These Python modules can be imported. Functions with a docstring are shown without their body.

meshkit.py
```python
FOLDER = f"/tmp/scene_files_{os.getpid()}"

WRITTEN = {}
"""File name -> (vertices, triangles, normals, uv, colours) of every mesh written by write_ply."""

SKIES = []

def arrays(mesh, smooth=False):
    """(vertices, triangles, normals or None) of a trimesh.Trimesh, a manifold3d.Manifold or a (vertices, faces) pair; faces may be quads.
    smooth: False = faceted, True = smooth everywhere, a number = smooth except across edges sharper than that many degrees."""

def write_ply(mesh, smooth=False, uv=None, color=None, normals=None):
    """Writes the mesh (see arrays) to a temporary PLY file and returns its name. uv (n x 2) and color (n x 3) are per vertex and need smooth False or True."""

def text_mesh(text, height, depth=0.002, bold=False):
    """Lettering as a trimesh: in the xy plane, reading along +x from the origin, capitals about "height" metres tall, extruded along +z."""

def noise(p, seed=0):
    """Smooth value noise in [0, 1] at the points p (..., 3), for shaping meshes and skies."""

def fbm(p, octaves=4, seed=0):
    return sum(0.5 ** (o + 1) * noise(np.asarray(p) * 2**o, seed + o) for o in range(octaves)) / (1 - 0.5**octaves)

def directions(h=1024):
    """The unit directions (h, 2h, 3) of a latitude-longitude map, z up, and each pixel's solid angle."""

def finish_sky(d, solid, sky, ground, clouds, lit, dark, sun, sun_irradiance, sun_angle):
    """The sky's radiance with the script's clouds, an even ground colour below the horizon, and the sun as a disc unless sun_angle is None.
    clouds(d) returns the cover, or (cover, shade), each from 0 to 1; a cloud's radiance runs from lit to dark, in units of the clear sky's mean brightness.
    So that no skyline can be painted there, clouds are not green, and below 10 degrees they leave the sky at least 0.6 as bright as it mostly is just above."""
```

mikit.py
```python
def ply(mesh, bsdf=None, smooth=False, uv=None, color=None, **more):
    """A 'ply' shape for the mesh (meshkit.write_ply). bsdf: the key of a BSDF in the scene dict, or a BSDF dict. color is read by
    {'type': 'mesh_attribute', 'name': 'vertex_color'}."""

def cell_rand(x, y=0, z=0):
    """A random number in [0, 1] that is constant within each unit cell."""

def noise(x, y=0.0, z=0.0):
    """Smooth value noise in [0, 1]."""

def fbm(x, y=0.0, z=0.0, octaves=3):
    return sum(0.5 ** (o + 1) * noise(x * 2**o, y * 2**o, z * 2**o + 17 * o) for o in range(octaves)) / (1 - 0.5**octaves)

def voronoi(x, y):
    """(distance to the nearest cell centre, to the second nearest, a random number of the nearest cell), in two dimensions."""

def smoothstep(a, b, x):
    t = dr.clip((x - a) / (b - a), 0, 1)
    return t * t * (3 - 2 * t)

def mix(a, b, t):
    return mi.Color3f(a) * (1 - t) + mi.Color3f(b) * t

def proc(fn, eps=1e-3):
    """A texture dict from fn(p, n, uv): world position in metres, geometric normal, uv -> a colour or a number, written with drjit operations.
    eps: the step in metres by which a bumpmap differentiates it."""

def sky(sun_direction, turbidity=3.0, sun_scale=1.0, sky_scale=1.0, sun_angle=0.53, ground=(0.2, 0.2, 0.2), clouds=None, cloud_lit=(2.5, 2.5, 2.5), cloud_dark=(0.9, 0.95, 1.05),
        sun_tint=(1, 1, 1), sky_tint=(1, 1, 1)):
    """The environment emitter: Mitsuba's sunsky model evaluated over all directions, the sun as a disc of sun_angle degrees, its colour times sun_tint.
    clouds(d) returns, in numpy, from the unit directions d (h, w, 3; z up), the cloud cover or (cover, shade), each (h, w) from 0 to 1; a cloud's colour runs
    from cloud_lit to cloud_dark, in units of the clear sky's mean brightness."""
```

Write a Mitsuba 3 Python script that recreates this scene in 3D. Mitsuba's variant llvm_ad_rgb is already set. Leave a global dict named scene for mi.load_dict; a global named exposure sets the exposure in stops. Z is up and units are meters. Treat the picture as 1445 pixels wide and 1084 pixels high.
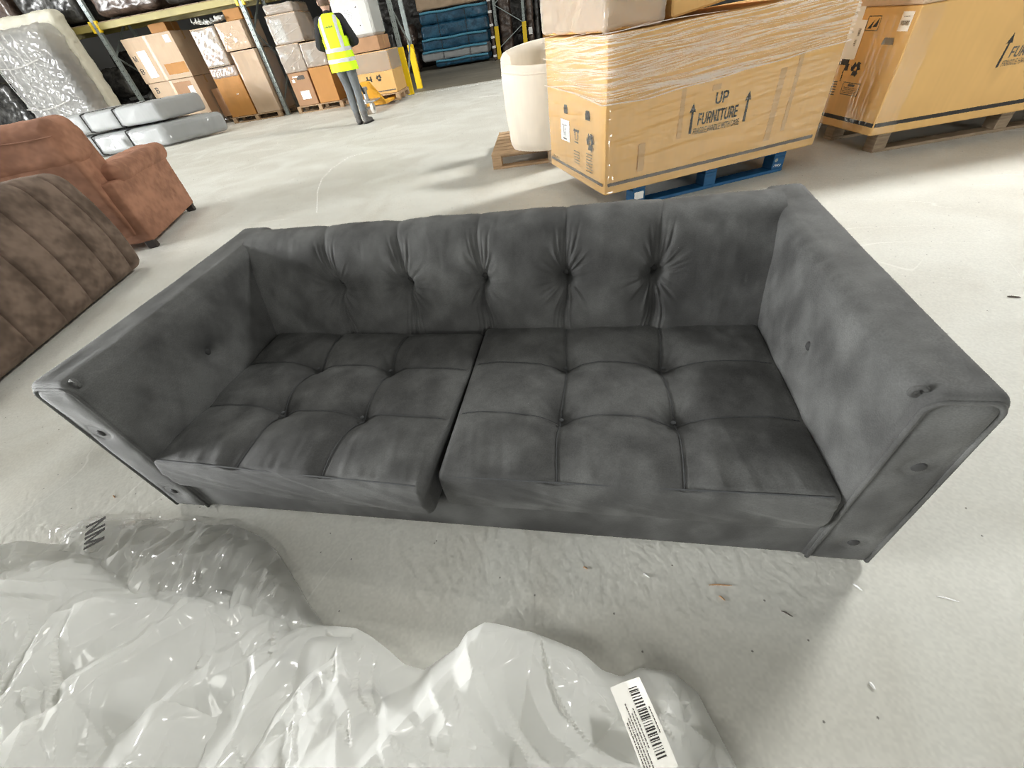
import math, random, sys
import numpy as np, trimesh, manifold3d as m3
import mitsuba as mi, drjit as dr
import mikit, meshkit
from mikit import proc, noise, fbm, voronoi, smoothstep, mix
from shapely.geometry import Polygon, LineString, box as sbox, Point
from shapely.ops import unary_union
from scipy.interpolate import CubicSpline
from scipy.spatial import cKDTree

T = mi.ScalarTransform4f
scene, labels = {}, {}
rng = np.random.default_rng(7)

# ---------------------------------------------------------------- camera
F_PX, PITCH, ROLL, YAW = 567.0, 0.7332, -0.1769, -0.2729
CAM = np.array([0.3849, -0.5419, 1.1143])


def cam_axes():
    cy, sy, cp, sp = math.cos(YAW), math.sin(YAW), math.cos(PITCH), math.sin(PITCH)
    f = np.array([sy * cp, cy * cp, -sp]); r = np.array([cy, -sy, 0.0]); u = np.cross(r, f)
    c, s = math.cos(ROLL), math.sin(ROLL)
    return c * r + s * u, -s * r + c * u, f


_r, _u, _f = cam_axes()
scene['camera'] = {'type': 'perspective', 'fov_axis': 'x', 'fov': 2 * math.degrees(math.atan(722.5 / F_PX)), 'near_clip': 0.02, 'far_clip': 200.0,
                   'to_world': T().look_at(origin=CAM.tolist(), target=(CAM + _f).tolist(), up=_u.tolist())}

# ---------------------------------------------------------------- light: warehouse lamps, door daylight and an added fill panel
exposure = -0.10
# (name, centre, size x, size y, radiance rgb)
LAMPS = [
    ('lamp_panel', (-5.6, 3.8, 7.2), 1.3, 0.6, (50, 49, 45)),        # behind and left of the sofa
    ('lamp_panel', (6.8, 7.2, 7.2), 2.4, 1.6, (150, 151, 145)),         # behind and right
    ('lamp_panel', (-2.5, -4.5, 7.2), 2.4, 1.4, (16, 16, 15)),       # bay in front
    ('lamp_panel', (-9.0, 9.0, 7.2), 1.6, 1.0, (30, 29, 26)),
    ('lamp_panel', (-2.0, 9.2, 7.2), 1.6, 1.0, (16, 15.5, 14.5)),
]
DOOR2_RAD = (10.5, 10.5, 10)      # added fill panel on the front wall, behind the camera to the right
DOOR_RAD = (78, 79, 78)      # daylight through the translucent door in the left wall

# ---------------------------------------------------------------- helpers


def uniq(key):
    if key not in scene and key not in labels:
        return key
    k = 1
    while f'{key}_{k:03d}' in scene or f'{key}_{k:03d}' in labels:
        k += 1
    return f'{key}_{k:03d}'


def tag(key, label, cat, group=None):
    labels[key] = {'label': label, 'category': cat}
    if group:
        labels[key]['group'] = group


def thing(name, label, cat, group=None):
    key = uniq(name)
    tag(key, label, cat, group)
    return key


def solo(name, mesh, bsdf, label, cat, group=None, smooth=False, **kw):
    key = uniq(name)
    scene[key] = mikit.ply(mesh, bsdf, smooth=smooth, **kw)
    tag(key, label, cat, group)
    return key


def struct(name, mesh, bsdf, smooth=False, **kw):
    key = uniq(name)
    scene[key] = mikit.ply(mesh, bsdf, smooth=smooth, **kw)
    labels[key] = {'kind': 'structure'}
    return key


def part(parent, name, mesh, bsdf, smooth=False, label=None, kind=None, **kw):
    key = uniq(f'{parent}__{name}')
    scene[key] = mesh if isinstance(mesh, dict) else mikit.ply(mesh, bsdf, smooth=smooth, **kw)
    if label or kind:
        labels[key] = {}
        if label:
            labels[key]['label'] = label
        if kind:
            labels[key]['kind'] = kind
    return key


def tm(v, f):
    return trimesh.Trimesh(np.asarray(v, float), np.asarray(f), process=False)


def cat(*ms):
    return trimesh.util.concatenate(list(ms))


class Frame:
    """A local frame: origin, x and y axes on the floor turned by ang, z up."""

    def __init__(s, o, ang):
        s.o = np.array([o[0], o[1], o[2] if len(o) > 2 else 0.0]); s.ang = ang
        c, k = math.cos(ang), math.sin(ang)
        s.R = np.array([[c, -k, 0], [k, c, 0], [0, 0, 1.0]])

    def __call__(s, m):
        m = m.copy(); m.vertices = np.asarray(m.vertices) @ s.R.T + s.o
        return m

    def p(s, x, y, z=0.0):
        return s.R @ np.array([x, y, z]) + s.o

    def mat(s, x=0, y=0, z=0):
        o = s.p(x, y, z)
        return T().translate(o.tolist()).rotate([0, 0, 1], math.degrees(s.ang))


def cbox(x0, x1, y0, y1, z0, z1, c=0.004):
    """A box with chamfered edges."""
    c = min(c, 0.45 * min(x1 - x0, y1 - y0, z1 - z0))
    pts = []
    for x in (x0, x1):
        for y in (y0, y1):
            for z in (z0, z1):
                sx, sy, sz = (1 if x == x0 else -1), (1 if y == y0 else -1), (1 if z == z0 else -1)
                pts += [(x + sx * c, y + sy * c, z), (x + sx * c, y, z + sz * c), (x, y + sy * c, z + sz * c)]
    return trimesh.convex.convex_hull(np.array(pts))


def grid_faces(nu, nv, flip=False):
    i, j = np.meshgrid(np.arange(nu - 1), np.arange(nv - 1), indexing='ij')
    a = (i * nv + j).ravel(); b = a + nv; c = b + 1; d = a + 1
    f = np.vstack([np.stack([a, b, c], 1), np.stack([a, c, d], 1)])
    return f[:, ::-1] if flip else f


def soft_box(sx, sy, sz, r, n=0.02, power=2.0):
    """A rounded box centred on the origin as one welded mesh of near n spaced vertices."""
    h = np.array([sx, sy, sz]) / 2
    vs, fs, off = [], [], 0

    def axis(L):
        k = max(4, int(round(2 * L / n)) + 1)
        t = np.linspace(-1, 1, k)
        e = max(2, int(r / n) + 1)
        core = np.linspace(-L + r, L - r, max(2, k - 2 * e))
        edge = np.linspace(0, r, e + 1)
        return np.unique(np.round(np.concatenate([-L + edge, core, L - edge]), 7))

    ax = [axis(h[k]) for k in range(3)]
    for k in range(3):
        a, b = (k + 1) % 3, (k + 2) % 3
        for s in (-1, 1):
            A, B = np.meshgrid(ax[a], ax[b], indexing='ij')
            P = np.zeros((A.size, 3)); P[:, a] = A.ravel(); P[:, b] = B.ravel(); P[:, k] = s * h[k]
            vs.append(P); fs.append(grid_faces(len(ax[a]), len(ax[b]), flip=(s < 0)) + off); off += len(P)
    P, Fc = np.vstack(vs), np.vstack(fs)
    inner = np.clip(P, -(h - r), h - r)
    d = P - inner
    # turn the cube's corner offsets into a round
    L = np.linalg.norm(d, axis=1, keepdims=True)
    mx = np.abs(d).max(1, keepdims=True)
    k = np.where(L > 1e-9, mx / np.maximum(L, 1e-9), 1)
    P = inner + d * k
    m = trimesh.Trimesh(P, Fc, process=False)
    m.merge_vertices(digits_vertex=6)
    return m


def normals(m):
    v, f = np.asarray(m.vertices), np.asarray(m.faces)
    n = np.zeros_like(v); fc = np.cross(v[f[:, 1]] - v[f[:, 0]], v[f[:, 2]] - v[f[:, 0]])
    for k in range(3):
        np.add.at(n, f[:, k], fc)
    return n / np.maximum(np.linalg.norm(n, axis=1, keepdims=True), 1e-12)


def nz(p, s, seed=0, o=3):
    return meshkit.fbm(np.asarray(p) * s, o, seed) - 0.5


def shift(m, v):
    m = m.copy(); m.vertices = np.asarray(m.vertices) + np.asarray(v); return m


def quad_map(m, corners, sx, sy):
    """Maps a mesh centred on the origin of size sx, sy onto the floor quad (4 corners, counter-clockwise from x-, y-)."""
    c = np.asarray(corners, float); v = np.asarray(m.vertices)
    a, b = (v[:, :1] / sx + .5), (v[:, 1:2] / sy + .5)
    xy = (1 - a) * (1 - b) * c[0] + a * (1 - b) * c[1] + a * b * c[2] + (1 - a) * b * c[3]
    return tm(np.hstack([xy, v[:, 2:]]), m.faces)


def tube(pts, r, n=10, closed=False):
    """A tube along the polyline pts."""
    P = np.asarray(pts, float); k = len(P)
    R = np.broadcast_to(np.asarray(r, float), (k,))
    t = np.gradient(P, axis=0) if not closed else np.roll(P, -1, 0) - np.roll(P, 1, 0)
    t /= np.linalg.norm(t, axis=1, keepdims=True) + 1e-12
    ref = np.array([0, 0, 1.0]) if abs(t[0, 2]) < .9 else np.array([1.0, 0, 0])
    u = np.cross(t[0], ref); u /= np.linalg.norm(u)
    rings = []
    for i in range(k):
        u = u - t[i] * (u @ t[i]); u /= np.linalg.norm(u) + 1e-12
        w = np.cross(t[i], u)
        a = np.linspace(0, 2 * np.pi, n, endpoint=False)
        rings.append(P[i] + R[i] * (np.cos(a)[:, None] * u + np.sin(a)[:, None] * w))
    V = np.vstack(rings); Fc = []
    for i in range(k if closed else k - 1):
        i2 = (i + 1) % k
        for j in range(n):
            j2 = (j + 1) % n
            Fc += [[i * n + j, i * n + j2, i2 * n + j2], [i * n + j, i2 * n + j2, i2 * n + j]]
    if not closed:
        V = np.vstack([V, P[:1], P[-1:]]); a, b = len(V) - 2, len(V) - 1
        for j in range(n):
            j2 = (j + 1) % n
            Fc += [[a, j2, j], [b, (k - 1) * n + j, (k - 1) * n + j2]]
    m = tm(V, Fc)
    return m


def cyl(p0, p1, r, n=24):
    p0, p1 = np.asarray(p0, float), np.asarray(p1, float)
    return trimesh.creation.cylinder(radius=r, segment=[p0, p1], sections=n)


def bar(p0, p1, w, h, up=(0, 0, 1)):
    """A rectangular bar from p0 to p1, w wide and h high (along up)."""
    p0, p1 = np.asarray(p0, float), np.asarray(p1, float); d = p1 - p0; L = np.linalg.norm(d); d = d / L
    s = np.cross(d, up); s /= np.linalg.norm(s); q = np.cross(s, d)
    m = cbox(0, L, -w / 2, w / 2, -h / 2, h / 2, min(w, h) * .12)
    M = np.eye(4); M[:3, 0], M[:3, 1], M[:3, 2], M[:3, 3] = d, -s, q, p0
    m.apply_transform(M); return m


def extrude(poly, d):
    return cat(*[trimesh.creation.extrude_polygon(g, d, engine='earcut') for g in getattr(poly, 'geoms', [poly])])


def on_face(m, origin, ex, ey, lift=0.001):
    """Lays a flat mesh (xy plane, extruded in z) on a face: origin + x ex + y ey, z along ex x ey."""
    ex, ey = np.asarray(ex, float), np.asarray(ey, float); ez = np.cross(ex, ey)
    M = np.eye(4); M[:3, 0], M[:3, 1], M[:3, 2], M[:3, 3] = ex, ey, ez, np.asarray(origin) + ez * lift
    m = m.copy(); m.apply_transform(M); return m


def flat(x0, x1, y0, y1, d=0.0006):
    return trimesh.creation.box(bounds=[[x0, y0, 0], [x1, y1, d]])


def fit_text(s, width, h, bold=False, d=0.0006):
    m = meshkit.text_mesh(s, h, depth=d, bold=bold)
    k = width / (m.bounds[1][0] - m.bounds[0][0])
    m.vertices[:, 0] = (m.vertices[:, 0] - m.bounds[0][0]) * k
    return m


def arrow(L, w):
    return Polygon([(-w * .22, 0), (w * .22, 0), (w * .16, L * .72), (w * .55, L * .70), (0, L), (-w * .55, L * .70), (-w * .16, L * .72)])


def recycle(r):
    """Three thick arrows chasing each other round a triangle."""
    P = [np.array([math.cos(math.radians(a)), math.sin(math.radians(a))]) * r for a in (90, 210, 330)]
    out = []
    for k in range(3):
        a, b = P[k], P[(k + 1) % 3]; d = (b - a) / np.linalg.norm(b - a); n = np.array([-d[1], d[0]]); L = np.linalg.norm(b - a); w = r * .26
        q = [a + d * L * .22 - n * w, a + d * L * .62 - n * w, a + d * L * .62 - n * w * 1.9, a + d * L * .88, a + d * L * .62 + n * w * 1.9, a + d * L * .62 + n * w, a + d * L * .30 + n * w]
        out.append(Polygon(q).buffer(0))
    return unary_union(out)


# ---------------------------------------------------------------- materials
def rgb(*c):
    return {'type': 'rgb', 'value': [float(x) for x in c]}


def pr(color, rough=0.6, **kw):
    base = color if isinstance(color, dict) else rgb(*color)
    return {'type': 'twosided', 'bsdf': {'type': 'principled', 'base_color': base, 'roughness': rough, **kw}}


RACK_O, RACK_A = np.array([-7.494, 10.86]), math.radians(6.82)
RK = Frame(RACK_O, RACK_A)


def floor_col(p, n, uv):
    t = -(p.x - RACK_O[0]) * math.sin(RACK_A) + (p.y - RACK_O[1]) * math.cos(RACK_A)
    big = fbm(p.x * .8 + 3, p.y * .8, 0, 4)
    swirl = fbm(p.x * 3.1 + 2.5 * noise(p.x * 2.2, p.y * 2.2, 3), p.y * 3.1, 5, 3)
    fine = noise(p.x * 160, p.y * 160, 9)
    paint = mix((.50, .485, .435), (.575, .57, .525), smoothstep(.3, .7, .5 * big + .5 * swirl))
    paint = paint * (.94 + .1 * fine)
    # thin scratches in two directions
    s1 = dr.abs(noise(p.x * 1.3 + p.y * 5.0, p.y * .6 - p.x * .3, 21) - .5)
    s2 = dr.abs(noise(p.x * 4.0 - p.y * 1.6, p.y * .9 + p.x * .5, 33) - .5)
    scr = dr.maximum(smoothstep(.006, .0, s1) * smoothstep(.55, .75, noise(p.x * 1.1, p.y * 1.1, 41)), smoothstep(.005, .0, s2) * smoothstep(.6, .75, noise(p.x * 1.4, p.y * 1.4, 43)))
    paint = mix(paint, (.72, .71, .67), scr * .5)
    sp = voronoi(p.x * 14, p.y * 14)
    speck = smoothstep(.045, .02, sp[0]) * smoothstep(.8, .82, sp[2])
    paint = mix(paint, (.10, .09, .08), speck * .8)
    bare = mix((.16, .145, .115), (.23, .21, .17), big) * (.9 + .2 * noise(p.x * 1.1, p.y * 9, 2))  # darker tone behind the rack front line
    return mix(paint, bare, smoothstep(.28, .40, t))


def floor_bump(p, n, uv):
    return .0016 * fbm(p.x * 60, p.y * 60, 0, 2) + .0004 * noise(p.x * 230, p.y * 230, 4)


def velvet_col(p, n, uv):
    a = fbm(p.x * 4 + 1.5 * noise(p.x * 5, p.y * 5, p.z * 5), p.y * 4, p.z * 4 + 3, 3)
    b = fbm(p.x * 18, p.y * 18, p.z * 11, 3)
    c = noise(p.x * 420, p.y * 420, p.z * 420)
    k = smoothstep(.3, .72, .6 * a + .4 * b)
    dust = smoothstep(.985, .995, noise(p.x * 170, p.y * 170, p.z * 170)) * smoothstep(.45, .8, noise(p.x * 6, p.y * 6, p.z * 6 + 9))
    return mix(mix((.035, .035, .0345), (.086, .087, .085), k) * (.85 + .3 * c), (.5, .5, .48), dust * .5)


def suede(c0, c1):
    def fn(p, n, uv):
        a = fbm(p.x * 6 + noise(p.x * 9, p.y * 9, p.z * 9), p.y * 6, p.z * 6, 4)
        b = fbm(p.x * 23, p.y * 23, p.z * 23, 2)
        return mix(c0, c1, smoothstep(.28, .74, .7 * a + .3 * b))
    return fn


def card(c, amp=.10):
    def fn(p, n, uv):
        a = fbm(p.x * 2.3, p.y * 2.3, p.z * 2.3, 3)
        b = noise(p.x * 60, p.y * 60, p.z * 7)
        s = smoothstep(.62, .75, fbm(p.x * 5, p.y * 5, p.z * 1.7 + 7, 2))
        return mi.Color3f(*c) * (1 - amp + 1.6 * amp * a + .05 * b - .08 * s)
    return fn


def wood(c0, c1):
    def fn(p, n, uv):
        g = noise(p.x * 16 + 6 * noise(p.x * 2, p.y * 2, p.z * 2), p.y * 16, p.z * 90)
        return mix(c0, c1, .6 * g + .4 * fbm(p.x * 4, p.y * 4, p.z * 4, 2))
    return fn


M = {}


def mat(name, d):
    scene['m_' + name] = d
    M[name] = 'm_' + name


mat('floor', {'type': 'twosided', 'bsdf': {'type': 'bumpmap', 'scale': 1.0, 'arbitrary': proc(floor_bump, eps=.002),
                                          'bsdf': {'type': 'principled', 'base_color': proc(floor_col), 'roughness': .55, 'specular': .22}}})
mat('velvet', pr(proc(velvet_col), .78, sheen=1.0, sheen_tint=.1, specular=.25))
mat('button', pr((.030, .030, .030), .8, sheen=.4, specular=.2))  # darker than the velvet: shade of the recesses put into the colour
mat('seam', pr((.05, .052, .054), .8, sheen=.6, specular=.2))
mat('suede_taupe', pr(proc(suede((.072, .050, .037), (.172, .124, .096))), .8, sheen=.8, sheen_tint=.4, specular=.2))
mat('suede_rust', pr(proc(suede((.20, .096, .060), (.33, .165, .105))), .8, sheen=.8, sheen_tint=.4, specular=.2))
mat('dark_leg', pr((.022, .016, .013), .5))
mat('card', pr(proc(card((.60, .365, .135))), .62, specular=.35))
mat('card_pale', pr(proc(card((.50, .365, .245))), .6, specular=.4))
mat('card_orange', pr(proc(card((.44, .205, .055))), .6, specular=.35))
mat('card_brown', pr(proc(card((.36, .20, .105))), .6, specular=.35))
mat('tape', pr((.47, .29, .125), .34, specular=.5))
mat('ink', pr((.022, .019, .017), .7))
mat('ink_soft', pr((.10, .085, .075), .8))
mat('paper', pr((.80, .80, .79), .55))
mat('label', pr((.86, .84, .78), .4))
mat('pallet_wood', pr(proc(wood((.27, .17, .095), (.50, .35, .21))), .75))
mat('pallet_dark', pr(proc(wood((.15, .11, .07), (.33, .25, .17))), .75))
mat('pallet_blue', pr(proc(wood((.006, .05, .13), (.013, .105, .24))), .6))
mat('galv', pr((.27, .31, .30), .45, metallic=.25, specular=.5))
mat('galv_hole', pr((.03, .03, .03), .8))
mat('beam', pr(proc(card((.30, .25, .075), .25)), .5))
mat('guard', pr((.85, .58, .01), .4))
mat('cream', pr(proc(card((.70, .63, .53), .08)), .85, sheen=.5, specular=.2))
mat('cream_mattress', pr(proc(card((.62, .60, .50), .12)), .6, specular=.5))
mat('grey_fabric', pr(proc(card((.34, .35, .352), .12)), .5, specular=.5))
mat('dark_wrap', pr(proc(suede((.012, .012, .012), (.060, .058, .054))), .28, specular=.6))
mat('brown_wrap', pr(proc(suede((.030, .018, .014), (.115, .080, .062))), .3, specular=.6))
mat('blue_wrap', pr(proc(suede((.010, .055, .105), (.030, .125, .21))), .3, specular=.6))
mat('blue_edge', pr((.10, .33, .47), .35))
mat('white_wrap', pr((.60, .60, .57), .35, specular=.6))
mat('strap', pr((.03, .03, .03), .5))
mat('wall', pr((.22, .22, .215), .8))
mat('ceiling', pr((.14, .14, .14), .8))
mat('vest', pr((.62, .95, .012), .6))
mat('reflect', pr((.52, .53, .53), .35))
mat('sweater', pr((.010, .010, .011), .8))
mat('jeans', pr(proc(card((.135, .145, .15), .3)), .85))
mat('boot', pr((.10, .095, .09), .7))
mat('skin', pr((.52, .32, .24), .5))
mat('hair', pr((.10, .06, .04), .7))
mat('truck_orange', pr((.72, .36, .035), .4))
mat('steel', pr((.42, .42, .41), .35, metallic=.6))
mat('black', pr((.015, .015, .015), .5))
mat('tyre', pr((.62, .60, .55), .5))
mat('splinter', pr((.40, .24, .13), .7))
mat('white_paint', pr((.80, .80, .77), .6))
mat('film', {'type': 'thindielectric', 'int_ior': 1.55})
mat('film_haze', {'type': 'principledthin', 'base_color': rgb(.96, .95, .93), 'roughness': .16, 'spec_trans': .25, 'eta': 1.6, 'diff_trans': 1.2})
mat('film_soft', {'type': 'principledthin', 'base_color': rgb(.95, .94, .92), 'roughness': .13, 'spec_trans': .62, 'eta': 1.6, 'diff_trans': 1.0})
mat('milky', {'type': 'principledthin', 'base_color': rgb(.945, .945, .92), 'roughness': .10, 'spec_trans': .26, 'eta': 1.7, 'diff_trans': .8})

# ---------------------------------------------------------------- the hall
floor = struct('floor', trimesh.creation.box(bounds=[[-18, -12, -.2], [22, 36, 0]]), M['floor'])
X0, X1, Y0, Y1, ZC = -17.6, 21.0, -11.0, 35.0, 8.2
struct('wall_left', trimesh.creation.box(bounds=[[X0 - .3, Y0, 0], [X0, Y1, ZC]]), M['wall'])
struct('wall_right', trimesh.creation.box(bounds=[[X1, Y0, 0], [X1 + .3, Y1, ZC]]), M['wall'])
struct('wall_back', trimesh.creation.box(bounds=[[X0, Y1, 0], [X1, Y1 + .3, ZC]]), M['wall'])
struct('wall_front', trimesh.creation.box(bounds=[[X0, Y0 - .3, 0], [X1, Y0, ZC]]), M['wall'])
ceil = struct('ceiling', trimesh.creation.box(bounds=[[X0, Y0, ZC], [X1, Y1, ZC + .3]]), M['ceiling'])
for nm, (cx, cy, cz), sx, sy, rad in LAMPS:
    v = [[cx - sx / 2, cy - sy / 2, cz], [cx - sx / 2, cy + sy / 2, cz], [cx + sx / 2, cy + sy / 2, cz], [cx + sx / 2, cy - sy / 2, cz]]
    k = part(ceil, nm, tm(v, [[0, 1, 2], [0, 2, 3]]), M['paper'], emitter={'type': 'area', 'radiance': rgb(*rad)})
    part(k, 'housing', cat(cbox(cx - sx / 2 - .03, cx + sx / 2 + .03, cy - sy / 2 - .03, cy + sy / 2 + .03, cz + .004, cz + .10, .01),
                           *[cyl((cx + a * sx * .35, cy, cz + .1), (cx + a * sx * .35, cy, ZC), .012, 8) for a in (-1, 1)]), M['galv'])

# translucent daylight door in the left wall, outside the frame
DY0, DY1, DZ1 = -8.0, -1.5, 5.0
dm = tm([[X0 + .02, DY0, .05], [X0 + .02, DY1, .05], [X0 + .02, DY1, DZ1], [X0 + .02, DY0, DZ1]], [[0, 1, 2], [0, 2, 3]])
scene['door_1'] = mikit.ply(dm, M['paper'], emitter={'type': 'area', 'radiance': rgb(*DOOR_RAD)}); labels['door_1'] = {'kind': 'structure'}
dm = tm([[5.0, Y0 + .02, .05], [11.0, Y0 + .02, .05], [11.0, Y0 + .02, 4.5], [5.0, Y0 + .02, 4.5]], [[0, 2, 1], [0, 3, 2]])  # added glowing panel, unseen, brightens the carton fronts
scene['door_2'] = mikit.ply(dm, M['paper'], emitter={'type': 'area', 'radiance': rgb(*DOOR2_RAD)}); labels['door_2'] = {'kind': 'structure'}
part('door_2', 'frame', cat(cbox(4.8, 5.0, Y0, Y0 + .1, 0, 4.7, .01), cbox(11.0, 11.2, Y0, Y0 + .1, 0, 4.7, .01), cbox(5, 11, Y0, Y0 + .1, 4.5, 4.7, .01)), M['galv'])
part('door_1', 'frame', cat(cbox(X0, X0 + .1, DY0 - .2, DY0, 0, DZ1 + .2, .01), cbox(X0, X0 + .1, DY1, DY1 + .2, 0, DZ1 + .2, .01), cbox(X0, X0 + .1, DY0, DY1, DZ1, DZ1 + .2, .01)), M['galv'])


def arc_strip(pts, w, z0=.0004, h=.0008):
    return shift(extrude(LineString(pts).buffer(w / 2, cap_style=2), h), (0, 0, z0))


a = RK.p(3.45, -.03); b = RK.p(7.6, -.1)
part(floor, 'scuff', arc_strip([(-2.196, 2.999), (-2.579, 3.692), (-2.791, 4.168), (-2.903, 4.626), (-2.921, 5.151), (-2.689, 5.346)], .007, .0002, .0004), M['white_paint'])
part(floor, 'painted_line', arc_strip([a[:2], b[:2]], .06), M['white_paint'])

# ---------------------------------------------------------------- the sofa
SOFA = thing('sofa', 'dark grey velvet button tufted sofa with two seat cushions in the foreground', 'sofa')


def g2(x, s):
    return np.exp(-(x / s) ** 2)


part(SOFA, 'base', shift(soft_box(1.84, .88, .150, .010, .03), (0, .448, .091)), M['velvet'], smooth=True)
part(SOFA, 'glide', cat(*[cyl((x, y, 0), (x, y, .02), .025, 16) for x in (-.97, 0, .97) for y in (.06, .86)]), M['dark_leg'], smooth=30)

# backrest: a profile swept along x, with tufts, pleats and puckers pressed in along the normal
TUFT_X = np.array([-.565, -.283, 0.0, .287, .575]); TOP_X = np.array([-.600, -.305, -.005, .292, .592]); TUFT_Z = .455


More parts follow.
